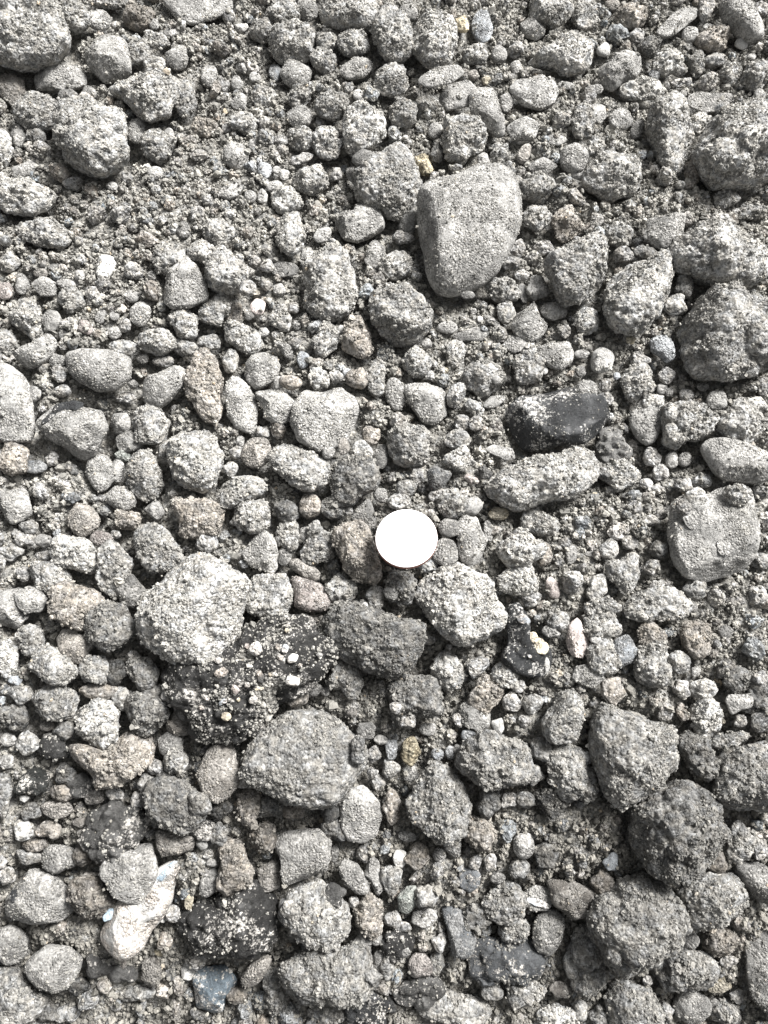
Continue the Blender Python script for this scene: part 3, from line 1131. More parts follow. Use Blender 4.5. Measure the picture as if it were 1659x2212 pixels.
def stone_material(name, speck=.5, dusty=.5, dust_col=(.36, .35, .33), rough=.85, spec=.25, fine_dust=False, own=0.0, relief=.0013):
    m, t, p = nodes_of(name)
    vec, oi = obj_coord(t)
    fine = ramp(t, noise(t, vec, 1700, 3, .7), (.3, 1 - speck), (.55, 1.0), (.75, 1 + speck * .5))
    patch = ramp(t, noise(t, vec, 130, 4, .6), (.3, .78), (.7, 1.18))
    c = mix(t, 'MULTIPLY', 1.0, oi.outputs['Color'], fine)
    c = mix(t, 'MULTIPLY', 1.0, c, patch)
    vor = add(t, 'ShaderNodeTexVoronoi', in_Scale=1500.0)
    t.links.new(vec, vor.inputs['Vector'])
    sep = t.nodes.new('ShaderNodeSeparateColor')
    t.links.new(vor.outputs['Color'], sep.inputs[0])
    grain = ramp(t, sep.outputs[0], (0, .68), (.35, .9), (.8, 1.08), (1, 1.4))
    # settled dust: blotches with grains at their borders
    if fine_dust:
        mm_ = t.nodes.new('ShaderNodeMath'); mm_.operation = 'MULTIPLY_ADD'
        t.links.new(noise(t, vec, 110, 3, .6), mm_.inputs[0])
        mm_.inputs[1].default_value = .8
        t.links.new(noise(t, vec, 900, 4, .75), mm_.inputs[2])
        d1 = mm_.outputs[0]
        lo = 1.08 - .45 * dusty
    else:
        d1 = noise(t, vec, 190, 6, .72)
        lo = .62 - .3 * dusty
    d = ramp(t, d1, (lo, 0.0), (lo + .07, 1.0))
    fine2 = ramp(t, noise(t, vec, 1400, 3, .75), (.36, .4), (.5, .9), (.66, 1.3))
    tint = mix(t, 'MIX', own, dust_col, oi.outputs['Color'])
    dc = mix(t, 'MULTIPLY', 1.0, mix(t, 'MULTIPLY', 1.0, tint, grain), fine2)
    c = mix(t, 'MIX', d, c, dc)
    t.links.new(c, p.inputs['Base Color'])
    r = ramp(t, d, (0, rough), (1, .95))
    t.links.new(r, p.inputs['Roughness'])
    p.inputs['Specular IOR Level'].default_value = spec
    mx = t.nodes.new('ShaderNodeMath'); mx.operation = 'SUBTRACT'
    t.links.new(noise(t, vec, 1000, 6, .78), mx.inputs[0])
    mv = t.nodes.new('ShaderNodeMath'); mv.operation = 'MULTIPLY'
    t.links.new(vor.outputs['Distance'], mv.inputs[0]); t.links.new(d, mv.inputs[1])
    t.links.new(mv.outputs[0], mx.inputs[1])
    bump(t, p, mx.outputs[0], relief, vec)
    return m

SOIL = soil_material('dry_soil')
GRAIN = crumb_material()
STONE = stone_material('dusty_stone', .6, .65, own=.65)
DARK = stone_material('dark_stone', .5, .27, (.47, .46, .44), .5, .35, fine_dust=True, relief=.0011)
BITUMEN = stone_material('bitumen', .6, .24, (.40, .385, .36), .55, .4, fine_dust=True)
WHITE = stone_material('white_stone', .35, .55, (.46, .41, .36), .8, .3, own=.35)
CRUMB = soil_material('crumbs', 'shade')
CHALK = stone_material('chalky_stone', .3, .2, (.46, .43, .39), .8, .3, own=.5)
GROUND = soil_material('soil_ground', (.25, .245, .23))

TONE = [0, .015, .026, .075, .165, .26, .315, .385, .50, .72]
HUE = {'b': (.80, 1.0, 1.16), '': (1.01, 1.0, .962), 'o': (1.06, .99, .90), 'p': (1.10, .985, .93), 'u': (.94, 1.0, 1.06), 'y': (1.12, 1.0, .74), 'g': (.94, 1.03, .95)}

# ------------------------------------------------------------------ reading the survey
def outline_from_points(pts, cx, cy, n=120):
    """radius of a closed outline seen from its centre at n angles"""
    th = np.arange(n) / n * 2 * math.pi
    d = np.stack([np.cos(th), np.sin(th)], -1)
    a = np.array(pts, float) - (cx, cy)
    b = np.roll(a, -1, 0)
    r = np.zeros(n)
    for (ax, ay), (bx, by) in zip(a, b):
        ex, ey = bx - ax, by - ay
        den = d[:, 0] * ey - d[:, 1] * ex
        with np.errstate(divide='ignore', invalid='ignore'):
            t = (ax * ey - ay * ex) / den
            s = (ax * d[:, 1] - ay * d[:, 0]) / den
        ok = (np.abs(den) > 1e-9) & (t > 0) & (s >= -1e-6) & (s <= 1 + 1e-6)
        r = np.maximum(r, np.where(ok, t, 0))
    k = np.array([.15, .2, .3, .2, .15])
    rr = np.concatenate([r[-2:], r, r[:2]])
    return np.convolve(rr, k, 'valid')

def random_outline(w, h, ang, form, rng, n=120):
    th = np.arange(n) / n * 2 * math.pi
    a = math.radians(ang)
    if form in 'asdw':
        m = rng.integers(5, 8)
        t = np.sort((np.arange(m) + rng.uniform(-.3, .3, m)) / m * 2 * math.pi + rng.uniform(0, 6))
        k = rng.uniform(.95, 1.12, m)
        x, y = np.cos(t) * w / 2 * k, np.sin(t) * h / 2 * k
        pts = np.stack([x * math.cos(a) - y * math.sin(a), x * math.sin(a) + y * math.cos(a)], -1)
        return outline_from_points(pts, 0, 0, n)
    c, s = np.cos(th - a), np.sin(th - a)
    r = 1 / np.sqrt((c / (w / 2)) ** 2 + (s / (h / 2)) ** 2)
    amp = .085 if form in 'ck' else .045
    for k in range(2, 6):
        r = r * (1 + rng.normal() * amp / math.sqrt(k - 1) * np.cos(k * th + rng.uniform(0, 6.3)))
    return r

class Item: pass

def read_survey():
    items = []
    for key, text in SURVEY.items():
        if key == 'V':
            ox, oy, sc = 0, 0, 1.0
        else:
            ox, oy, sc = key[0] * 414.75, (key[1] * 442.6 if key[1] < 4 else 1769.5), .25
        for line in text.strip().splitlines():
            parts = line.split('|')
            f = parts[0].split()
            it = Item()
            x, y, w, h, it.ang = map(float, f[:5])
            it.form, it.tone, it.hue = f[5][0], int(f[5][1]), f[5][2:]
            it.u, it.v, it.w, it.h = ox + x * sc, oy + y * sc, w * sc, h * sc
            it.ref = it.extra = None
            it.poly = None
            if len(parts) > 1:
                it.ref, it.extra = [s.strip() for s in parts[1].split(';')]
            if len(parts) > 2:
                pts = np.array([[float(q) for q in s.split(',')] for s in parts[2].split()])
                it.poly = pts * sc + (ox, oy)
                a, b = it.poly, np.roll(it.poly, -1, 0)
                cr = a[:, 0] * b[:, 1] - b[:, 0] * a[:, 1]
                it.u, it.v = ((a + b) * cr[:, None]).sum(0) / (3 * cr.sum())
                it.w, it.h = np.ptp(it.poly, axis=0)
            items.append(it)
    return items

items = read_survey()
items.sort(key=lambda i: -i.w * i.h)
for n, it in enumerate(items):
    it.seed = n

# height of what already lies on the ground, world grid of 0.5 mm
GX0, GY0, GS = -.20, -.22, .0005
gx, gy = np.meshgrid(np.arange(GX0, .20, GS), np.arange(GY0, .30, GS), indexing='ij')
HG = terrain(gx, gy)
COV = np.ones(HG.shape)                    # how readily loose grains stay there

def grid_window(cx, cy, r):
    i0, i1 = int((cx - r - GX0) / GS), int((cx + r - GX0) / GS) + 1
    j0, j1 = int((cy - r - GY0) / GS), int((cy + r - GY0) / GS) + 1
    return slice(max(i0, 0), max(i1, 0)), slice(max(j0, 0), max(j1, 0))

FLAT = {'c': .72, 'r': .62, 'a': .62, 's': .36, 'k': .5, 'd': .6, 'w': .5}

def place(it):
    """centre, outline in metres round the centre, height of the lump"""
    rng = np.random.default_rng(1000 + it.seed)
    it.rng = rng
    if it.poly is not None:
        r = outline_from_points(it.poly, it.u, it.v)
    else:
        r = random_outline(it.w, it.h, it.ang, it.form, rng)
    th = np.arange(120) / 120 * 2 * math.pi
    p, t = hit(it.u, it.v)
    scale = float(t) / FPX
    rmin = min(it.w, it.h) / 2 * scale
    it.rz = FLAT[it.form] * rmin * rng.uniform(.88, 1.12)
    wi, wj = grid_window(p[0], p[1], rmin * .55)
    base = float(np.median(HG[wi, wj])) if HG[wi, wj].size else float(terrain(p[0], p[1]))
    t0 = float(terrain(p[0], p[1]))
    base = min(base, t0 + .011)
    it.t0 = t0
    zc = base + (.5 * it.rz if it.rz > .004 else .35 * it.rz)
    c = to_plane(it.u, it.v, zc)
    ou, ov = it.u + r * np.cos(th), it.v + r * np.sin(th)
    o = (to_plane(ou, ov, zc) - c) * 1.05
    a = math.acos(min(1, (CAM[2] - zc) / np.linalg.norm(CAM - c)))
    o[:, 1] *= math.sqrt(max(.3, 1 - (FLAT[it.form] * math.sin(a)) ** 2))
    ang = np.arctan2(o[:, 1], o[:, 0])
    rad = np.hypot(o[:, 0], o[:, 1])
    k = np.argsort(ang)
    it.oa, it.orad = ang[k], rad[k]
    it.c = c
    it.rmean = float(rad.mean())
    wi, wj = grid_window(c[0], c[1], rad.max())
    X, Y = gx[wi, wj] - c[0], gy[wi, wj] - c[1]
    if X.size:
        R = np.interp(np.arctan2(Y, X), it.oa, it.orad, period=2 * math.pi)
        q = (X * X + Y * Y) / (R * R)
        z = c[2] + it.rz * np.sqrt(np.clip(1 - q, 0, 1))
        HG[wi, wj] = np.where(q < 1, np.maximum(HG[wi, wj], z), HG[wi, wj])
        COV[wi, wj] = np.where(q < .9, .22 if it.form == 'c' else .05, COV[wi, wj])

for it in items:
    place(it)

def shape(form, dirs, oa, orad, rz, rng, seed):
    """a lump in metres round its centre from its plan outline"""
    th = np.arctan2(dirs[:, 1], dirs[:, 0])
    rho = np.hypot(dirs[:, 0], dirs[:, 1])
    R = np.interp(th, oa, orad, period=2 * math.pi)
    pw = {'c': .9, 'r': .95, 'a': .78, 's': .7, 'k': .85, 'd': .75, 'w': .85}[form]
    rr = rho ** pw
    q = np.stack([np.cos(th) * rr, np.sin(th) * rr, np.sign(dirs[:, 2]) * np.abs(dirs[:, 2]) ** .92], -1)
    # the highest point stands off centre
    lean = rng.normal(0, .13, 2)
    up = np.clip(q[:, 2], 0, 1)
    q[:, 0] += lean[0] * up * (1 - .2 * up)
    q[:, 1] += lean[1] * up * (1 - .2 * up)
    # flat faces broken into the upper side
    nf = {'c': 4 if orad.mean() < .012 else 2, 'r': 3 if orad.mean() > .006 else 6, 'a': 8, 's': 5, 'k': 4, 'd': 10, 'w': 7}[form]
    for _ in range(nf):
        n = rng.normal(size=3)
        n[2] = abs(n[2]) + {'c': .3, 's': 1.6}.get(form, .45)
        n /= np.linalg.norm(n)
        h = rng.uniform(.62, .86) if form in 'asw' else rng.uniform(.6, .86) if form == 'd' else rng.uniform(.7, .95)
        d = q @ n - h
        q -= n * (np.clip(d, 0, None) * (.65 if form == 'r' else .92 if form == 'd' else .88))[:, None]
    p = np.stack([q[:, 0] * R, q[:, 1] * R, q[:, 2] * rz], -1)
    rm = orad.mean()
    nrm = np.stack([q[:, 0] / rm, q[:, 1] / rm, q[:, 2] / max(rz, .3 * rm)], -1)
    nrm /= np.linalg.norm(nrm, axis=1)[:, None] + 1e-9
    off = rng.uniform(0, 400, 3)
    u = p / rm
    mm = p * 1000 + off
    lump = {'c': .13, 'r': .05 if rm > .006 else .11, 'a': .065, 's': .04, 'k': .15, 'd': .10, 'w': .05}[form]
    d = lump * rm * fbm(u * 1.9 + off, seed, 3, .6)
    if form in 'ck':
        k = rng.uniform(0, .16)
        d = d + k * rm * (grains(u * rng.uniform(1.7, 2.6) + off, seed + 2) - .4)
    side = .35 + .65 * np.clip(q[:, 2] * 1.6 + .3, 0, 1)      # keep the outline where it was surveyed
    d = d * side
    lim = min(1.0, max(.3, rm * 1000 / 4.5))
    if form == 'c':
        patch = np.clip(.6 + 1.2 * fbm(mm / 7.0, seed + 3, 2), .15, 1)
        g1 = grains(mm / 1.5, seed + 5)
        g2 = grains(mm / 3.1 + 50, seed + 6)
        d = d + MM * lim * (patch * (.5 * g1 + .8 * g2 * np.clip(patch * 1.4 - .4, 0, 1)) + .55 * fbm(mm / 1.1, seed + 7, 2, .7) - .3)
    elif form == 'k':
        g1 = grains(mm / 1.9, seed + 5)
        g2 = grains(mm / 4.2 + 50, seed + 6)
        d = d + MM * lim * (.8 * g1 + 1.7 * g2 + .6 * fbm(mm / 1.2, seed + 7, 2) - .9)
    else:
        amp = {'r': .22, 'a': .3, 's': .25, 'd': .26, 'w': .2}[form]
        d = d + MM * lim * (amp * 1.2 * fbm(mm / 2.4, seed + 7, 3, .6) + amp * np.clip(fbm(mm / 5, seed + 9, 2) * 2, 0, 1) * grains(mm / 1.3, seed + 5))
    return p + nrm * d[:, None]

def lump_mesh(name, it, mat, px=1.72):
    rpx = it.rmean * FPX / .24 * 768 / IMG_W          # radius in render pixels
    n = int(np.clip(round(rpx * 1.45 / px), 5, 64))
    n = n if n < 14 else n // 2 * 2 if n < 30 else n // 4 * 4
    v, f = cube_sphere(n)
    return make_mesh(name, shape(it.form, v, it.oa, it.orad, it.rz, it.rng, it.seed), f, mat), v

# ------------------------------------------------------------------ the ground: one sheet, fine under the picture, coarse to the horizon
def axis(lo, hi, step):
    fine = np.arange(lo, hi + step / 2, step)
    out = [np.geomspace(1, 0.02, 26) * 60]
    far = np.geomspace(.004, 60, 34)
    return np.concatenate([(lo - far)[::-1], fine, hi + far])

T0 = terrain(gx, gy)
def box_blur(a, r):
    for ax in (0, 1):
        pad = [(r + 1, r) if k == ax else (0, 0) for k in (0, 1)]
        c = np.cumsum(np.pad(a, pad, mode='edge'), axis=ax)
        n = a.shape[ax]
        a = (np.take(c, np.arange(2 * r + 1, 2 * r + 1 + n), ax) - np.take(c, np.arange(n), ax)) / (2 * r + 1)
    return a
openness = box_blur(box_blur((HG - T0 < .0008).astype(float), 9), 6)
o_ = np.clip((openness - .3) / .5, 0, 1)
HOLLOW = .0042 * (1 - o_ * o_ * (3 - 2 * o_))            # narrow gaps between clods run deeper than open soil
edge = np.clip(np.minimum(np.minimum(gx + .19, .19 - gx), np.minimum(gy + .21, .29 - gy)) / .03, 0, 1)
HOLLOW *= edge
G0 = T0 - HOLLOW
HG = np.where(HG - T0 < .0008, G0, HG)
def hollow_at(x, y):
    i = np.clip(((x - GX0) / GS).round().astype(int), 0, gx.shape[0] - 1)
    j = np.clip(((y - GY0) / GS).round().astype(int), 0, gx.shape[1] - 1)
    ins = (x > GX0) & (x < .2) & (y > GY0) & (y < .3)
    return np.where(ins, HOLLOW[i, j], 0)

ax_x, ax_y = axis(-.165, .165, .0011), axis(-.20, .26, .0011)
X, Y = np.meshgrid(ax_x, ax_y, indexing='ij')
pz = np.stack([X.ravel(), Y.ravel(), np.zeros(X.size)], -1)
near = ((np.abs(pz[:, 0]) < .2) & (np.abs(pz[:, 1]) < .3))
Z = (terrain(X, Y) - hollow_at(X, Y)).ravel()
mm = pz[near] * 1000
Z[near] += MM * (1.1 * fbm(mm / 6.0, 5, 3) + .7 * grains(mm / 2.6, 9) * np.clip(.5 + vnoise(mm / 9, 4), 0, 1) + .5 * grains(mm / 5.2, 19) - .9)
far = ~near
Z[far] += .004 * fbm(pz[far] * 9, 31, 2) + .03 * vnoise(pz[far] * .5, 37)
nx, ny = X.shape
ids = np.arange(nx * ny).reshape(nx, ny)
q = np.stack([ids[:-1, :-1], ids[1:, :-1], ids[1:, 1:], ids[:-1, 1:]], -1).reshape(-1, 4)
ground = link('ground', make_mesh('ground', np.stack([X.ravel(), Y.ravel(), Z], -1), q, GROUND))
ground['kind'] = 'structure'
ground['label'] = 'dry grey soil of the heap under the clods'

# ------------------------------------------------------------------ loose grains: instances on points
def grain_group(mat):
    ng = bpy.data.node_groups.new('loose_grains', 'GeometryNodeTree')
    ng.interface.new_socket('Geometry', in_out='INPUT', socket_type='NodeSocketGeometry')
    ng.interface.new_socket('Geometry', in_out='OUTPUT', socket_type='NodeSocketGeometry')
    N, L = ng.nodes, ng.links
    gi, go = N.new('NodeGroupInput'), N.new('NodeGroupOutput')
    g2i = N.new('GeometryNodeGeometryToInstance')
    for k in range(5):
        ico = N.new('GeometryNodeMeshIcoSphere')
        ico.inputs['Subdivisions'].default_value = 2
        nz = N.new('ShaderNodeTexNoise')
        nz.noise_dimensions = '4D'
        nz.inputs['W'].default_value = 3.7 * k + .3
        nz.inputs['Scale'].default_value = 1.25
        nz.inputs['Detail'].default_value = 2
        sub = N.new('ShaderNodeVectorMath'); sub.operation = 'SUBTRACT'
        sub.inputs[1].default_value = (.5, .5, .5)
        mul = N.new('ShaderNodeVectorMath'); mul.operation = 'MULTIPLY'
        mul.inputs[1].default_value = (2.9, 2.9, 2.3)
        sp = N.new('GeometryNodeSetPosition')
        sm = N.new('GeometryNodeSetMaterial')
        sm.inputs['Material'].default_value = mat
        L.new(nz.outputs['Color'], sub.inputs[0])
        L.new(sub.outputs[0], mul.inputs[0])
        L.new(ico.outputs[0], sp.inputs['Geometry'])
        L.new(mul.outputs[0], sp.inputs['Offset'])
        L.new(sp.outputs[0], sm.inputs[0])
        L.new(sm.outputs[0], g2i.inputs[0])
    iop = N.new('GeometryNodeInstanceOnPoints')
    iop.inputs['Pick Instance'].default_value = True
    at = N.new('GeometryNodeInputNamedAttribute'); at.data_type = 'FLOAT_VECTOR'
    at.inputs['Name'].default_value = 'size'
    ri = N.new('FunctionNodeRandomValue'); ri.data_type = 'INT'
    rv = N.new('FunctionNodeRandomValue'); rv.data_type = 'FLOAT_VECTOR'
    for s in ri.inputs:
        if s.enabled and s.type == 'INT' and s.name == 'Max':
            s.default_value = 4
    for s in rv.inputs:
        if s.enabled and s.type == 'VECTOR' and s.name == 'Max':
            s.default_value = (6.28, 6.28, 6.28)
    L.new(gi.outputs[0], iop.inputs['Points'])
    L.new(g2i.outputs[0], iop.inputs['Instance'])
    L.new([o for o in ri.outputs if o.enabled and o.type == 'INT'][0], iop.inputs['Instance Index'])
    L.new([o for o in rv.outputs if o.enabled and o.type == 'VECTOR'][0], iop.inputs['Rotation'])
    L.new([o for o in at.outputs if o.enabled][0], iop.inputs['Scale'])
    L.new(iop.outputs[0], go.inputs[0])
    return ng

GRAINS = grain_group(GRAIN)

def grain_cloud(name, pts, rad, rng, parent=None, colour=(.27, .265, .25), darken=None):
    me = bpy.data.meshes.new(name)
    me.vertices.add(len(pts))
    me.vertices.foreach_set('co', np.ascontiguousarray(pts, np.float32).ravel())
    a = me.attributes.new('size', 'FLOAT_VECTOR', 'POINT')
    s = rad[:, None] * rng.uniform(.72, 1.25, (len(pts), 3))
    a.data.foreach_set('vector', np.ascontiguousarray(s, np.float32).ravel())
    dm = me.attributes.new('darken', 'FLOAT', 'POINT')
    if darken is not None:
        dm.data.foreach_set('value', np.ascontiguousarray(darken, np.float32))
    me.materials.append(GRAIN)
    o = link(name, me, parent, None, colour)
    md = o.modifiers.new('grains', 'NODES')
    md.node_group = GRAINS
    o['kind'] = 'stuff'
    return o

# ------------------------------------------------------------------ clods and stones
clods = [i for i in items if i.form == 'c']
keep = set(id(i) for i in clods[:298]) | set(id(i) for i in clods if i.ref)
MAT = {'c': SOIL, 'r': STONE, 'a': STONE, 's': STONE, 'k': BITUMEN, 'd': DARK, 'w': WHITE}

def colour_of(it):
    c = TONE[it.tone]
    h = HUE[it.hue]
    j = it.rng.uniform(.92, 1.08) * (1 - .24 * min(1, max(0, (it.v - 1050) / 700)))      # colours get darker towards the bottom
    return tuple(min(.85, c * k * j) for k in h)

def naming(it):
    """object name, category, group"""
    big = max(it.w, it.h) > 55
    if it.form == 'c':
        return 'soil_clod', 'clod', 'crumbly soil clods'
    if it.form == 'k':
        return 'asphalt_lump', 'asphalt', 'black bituminous lumps'
    if it.form == 's':
        return 'flat_stone', 'stone', 'flat stones and shards'
    if it.form in 'dw' or big:
        return 'stone', 'stone', 'larger loose stones'
    return 'pebble', 'pebble', 'small pebbles'

def words_for(it):
    s = max(it.w, it.h)
    size = 'large' if s > 95 else 'mid-sized' if s > 58 else 'small' if s > 30 else 'tiny'
    tone = {'': ['', 'black', 'black', 'dark', 'dark grey', 'grey', 'grey', 'pale', 'whitish', 'white'][it.tone],
            'o': 'brownish', 'p': 'pinkish', 'u': 'bluish', 'y': 'tan', 'g': 'greenish'}[it.hue]
    if it.hue == 'u' and it.tone <= 4:
        tone = 'dark bluish'
    noun = {'soil_clod': 'crumbly clod', 'asphalt_lump': 'tarry lump', 'flat_stone': 'flat stone', 'stone': 'stone', 'pebble': 'pebble'}[naming(it)[0]]
    if it.form == 'r':
        noun = 'rounded ' + noun
    if it.form == 'a':
        noun = 'angular ' + noun
    e = max(it.w, it.h) / min(it.w, it.h)
    shp = ''
    if e > 1.75:
        horizontal = it.w > it.h
        if abs(it.ang) > 25:
            shp = 'slanting ' if abs(it.ang) < 65 else 'upright '
        else:
            shp = 'elongated ' if horizontal else 'upright '
    return f'{size} {tone} {shp}{noun}'

DISC_U, DISC_V = 878.0, 1160.0
marks = [(i.ref, i.u, i.v, max(i.w, i.h) / 2) for i in items if i.ref] + [('white disc', DISC_U, DISC_V, 67)]
short = [m for m in marks if len(m[0].split()) <= 4]

def where(it, m):
    dx, dy = it.u - m[1], it.v - m[2]
    a = math.degrees(math.atan2(-dy, dx)) % 360
    return ['right of', 'up right of', 'above', 'up left of', 'left of', 'down left of', 'below', 'down right of'][int((a + 22.5) // 45) % 8]

taken = set()
for it in items:
    if it.ref:
        it.label = f'{it.ref}, {it.extra}'
        taken.add(it.label)

def label_for(it):
    if it.ref:
        return it.label
    w = words_for(it)
    by = sorted(marks, key=lambda m: math.hypot(m[1] - it.u, m[2] - it.v) - .6 * m[3])
    for m in by[:3]:
        l = f'{w} {where(it, m)} the {m[0]}'
        if l not in taken and len(l.split()) <= 16:
            taken.add(l)
            return l
    sb = sorted(short, key=lambda m: math.hypot(m[1] - it.u, m[2] - it.v) - .6 * m[3])
    for i, m in enumerate(sb[:5]):
        for k in sb[i + 1:6]:
            l = f'{w} {where(it, m)} the {m[0]}, {where(it, k)} the {k[0]}'
            if l not in taken and len(l.split()) <= 16:
                taken.add(l)
                return l
    return w + ' lying among the grey crumbs'

crumb_v, crumb_f, crumb_s, crumb_n = [], [], [], 0
def to_crumbs(verts, quads, shade=(1, 1, 1)):
    global crumb_n
    crumb_s.append(np.tile(np.array(shade, np.float32), (len(verts), 1)))
    crumb_v.append(verts); crumb_f.append(quads + crumb_n)
    crumb_n += len(verts)

made = {}
for it in items:
    if it.form == 'c' and id(it) not in keep:
        v, f = cube_sphere(6)
        to_crumbs(shape('c', v, it.oa, it.orad, it.rz, it.rng, it.seed) + it.c, f)
        continue
    name, cat, grp = naming(it)
    cl = colour_of(it)
    me, dirs = lump_mesh(name, it, CHALK if it.tone >= 8 and it.form in 'ras' else MAT[it.form])
    o = link(name, me, None, it.c, cl)
    o['label'] = label_for(it)
    o['category'] = cat
    o['group'] = grp
    it.obj = o
    if it.ref:
        made[it.ref] = (it, o, me)
    # grains that cling to the larger clods
    if it.form in 'ck' and it.rmean > .0036 or it.form in 'rasd' and it.rmean > .0035:
        co = np.empty(len(me.vertices) * 3, np.float32)
        me.vertices.foreach_get('co', co)
        co = co.reshape(-1, 3)
        area = math.pi * (it.rmean * 1000) ** 2 * 1.6
        m = int(area * {'c': 1.5, 'k': 1.9 if it.ref == 'asphalt lump' else .4, 'r': 1.5, 'a': 1.5, 's': 1.5, 'd': .25}[it.form])
        top = np.nonzero(dirs[:, 2] > -.1)[0]
        wgt = np.clip(.45 + 1.6 * vnoise(co[top].astype(float) * 1000 / 6 + it.seed, 77), .04, 1)
        pick = it.rng.choice(top, m, p=wgt / wgt.sum())
        rad = np.clip(np.exp(it.rng.normal(math.log({'c': .2, 'k': .2}.get(it.form, .125)), .5, m)), .08, 1.1) * MM
        pts = co[pick] * (1 + it.rng.normal(0, .004, (m, 1)))
        base = cl if it.form in 'cras' else (.28, .275, .26)
        base = tuple(.7 * a + .3 * b for a, b in zip(base, (.27, .265, .25)))
        grain_cloud('clinging_grains', pts, rad, it.rng, o, base)

# ------------------------------------------------------------------ pebbles set in the asphalt lump, patches on the black stones
def child_stone(parent_it, parent, u, v, w, h, ang, tone, hue, name, form='r', seed=0, flat=.5, proud=.25, mat=None):
    rng = np.random.default_rng(5000 + seed)
    _, _, me = made[parent_it.ref]
    co = np.empty(len(me.vertices) * 3, np.float32)
    me.vertices.foreach_get('co', co)
    co = co.reshape(-1, 3).astype(float) + parent_it.c
    # the vertex of the parent seen at this pixel: nearest to its ray on the upper side
    d = rays(u, v); d = d / np.linalg.norm(d)
    rel = co - CAM
    t = rel @ d
    off = np.linalg.norm(rel - t[:, None] * d, axis=1)
    near_ = np.nonzero(off < .0007)[0]
    k = near_[np.argmin(t[near_])] if len(near_) else np.argmin(off + .15 * t)
    t0 = t[k]
    c = CAM + d * t0
    sc = t0 * float(np.dot(d, np.array([0, st, -ct]))) / FPX
    r = random_outline(w, h, -ang, form, rng) * sc
    th = np.arange(120) / 120 * 2 * math.pi
    th2 = np.arctan2(np.sin(th), np.cos(th))
    kk = np.argsort(th2)
    rz = flat * min(w, h) / 2 * sc
    dirs, f = cube_sphere(9)
    vv = shape(form, dirs, th2[kk], r[kk], rz, rng, 900 + seed)
    cc = c + d * rz * proud
    return link(name, make_mesh(name, vv, f, mat or WHITE), parent, cc - parent_it.c, tuple(min(.85, TONE[tone] * x) for x in HUE[hue]))

it, o, me = made['asphalt lump']
for n, line in enumerate(AGGREGATE.strip().splitlines()):
    f = line.split()
    x, y, w, h, a = map(float, f[:5])
    ch = child_stone(it, o, 414.75 + x * .25, 1327.8 + y * .25, w * .25, h * .25, a, int(f[5][0]), f[5][1:], 'aggregate_pebble', 'a' if n % 3 else 'r', n, .7, -.4)
it, o, me = made['black stone with a cream patch']
for n, (x, y, w, h, a, tn, hu) in enumerate([(1340, 270, 190, 120, 45, 9, 'y'), (1290, 195, 110, 80, 60, 9, 'y'), (1410, 430, 45, 130, 0, 8, ''), (1205, 40, 110, 90, 40, 6, 'u'), (1260, 360, 40, 28, 20, 7, 'u')]):
    ch = child_stone(it, o, 829.5 + x * .25, 1327.8 + y * .25, w * .25, h * .25, a, tn, hu, 'mineral_patch', 'r', 60 + n, .22, -.05)
    ch['label'] = 'cream coloured mineral crust on the black stone' if hu == 'y' else 'pale mineral crust on the black stone'
it, o, me = made['dark topped stone by the left edge']
for n, (x, y, w, h, a) in enumerate([(590, -25, 330, 120, -12), (420, 70, 170, 70, -40)]):
    ch = child_stone(it, o, x * .25, 885.2 + y * .25, w * .25, h * .25, a, 2, 'u', 'bare_slate', 'd', 90 + n, .3, -.05, DARK)
    ch['label'] = 'bare blue black slate along the upper edge'
it, o, me = made['long white stone']
for n, (x, y, w, h, a) in enumerate([(950, 820, 150, 80, -45), (1420, 480, 330, 70, -48)]):
    ch = child_stone(it, o, x * .25, 1769.5 + y * .25, w * .25, h * .25, a, 7, 'b', 'bluish_edge', 'a', 95 + n, .3, -.05, WHITE)
it, o, me = made['large pale slab at the left edge']
ch = child_stone(it, o, 30, 1769.5 + 166, 20, 27, 0, 2, 'u', 'dark_spot', 'r', 70, .18, -.02, DARK)
it, o, me = made['curved flake with a white stripe']
ch = child_stone(it, o, 829.5 + 1335 * .25, 1769.5 + 725 * .25, 60, 15, 18, 9, 'u', 'white_stripe', 'r', 71, .5, -.1)
it, o, me = made['big flat faced block']
for n, (x, y, w, h) in enumerate([(1000, 950, 150, 170), (1280, 1190, 130, 140)]):
    ch = child_stone(it, o, 1244.25 + x * .25, 885.2 + y * .25, w * .25, h * .25, 0, 6, '', 'chalky_patch', 'r', 80 + n, .14, -.02, STONE)

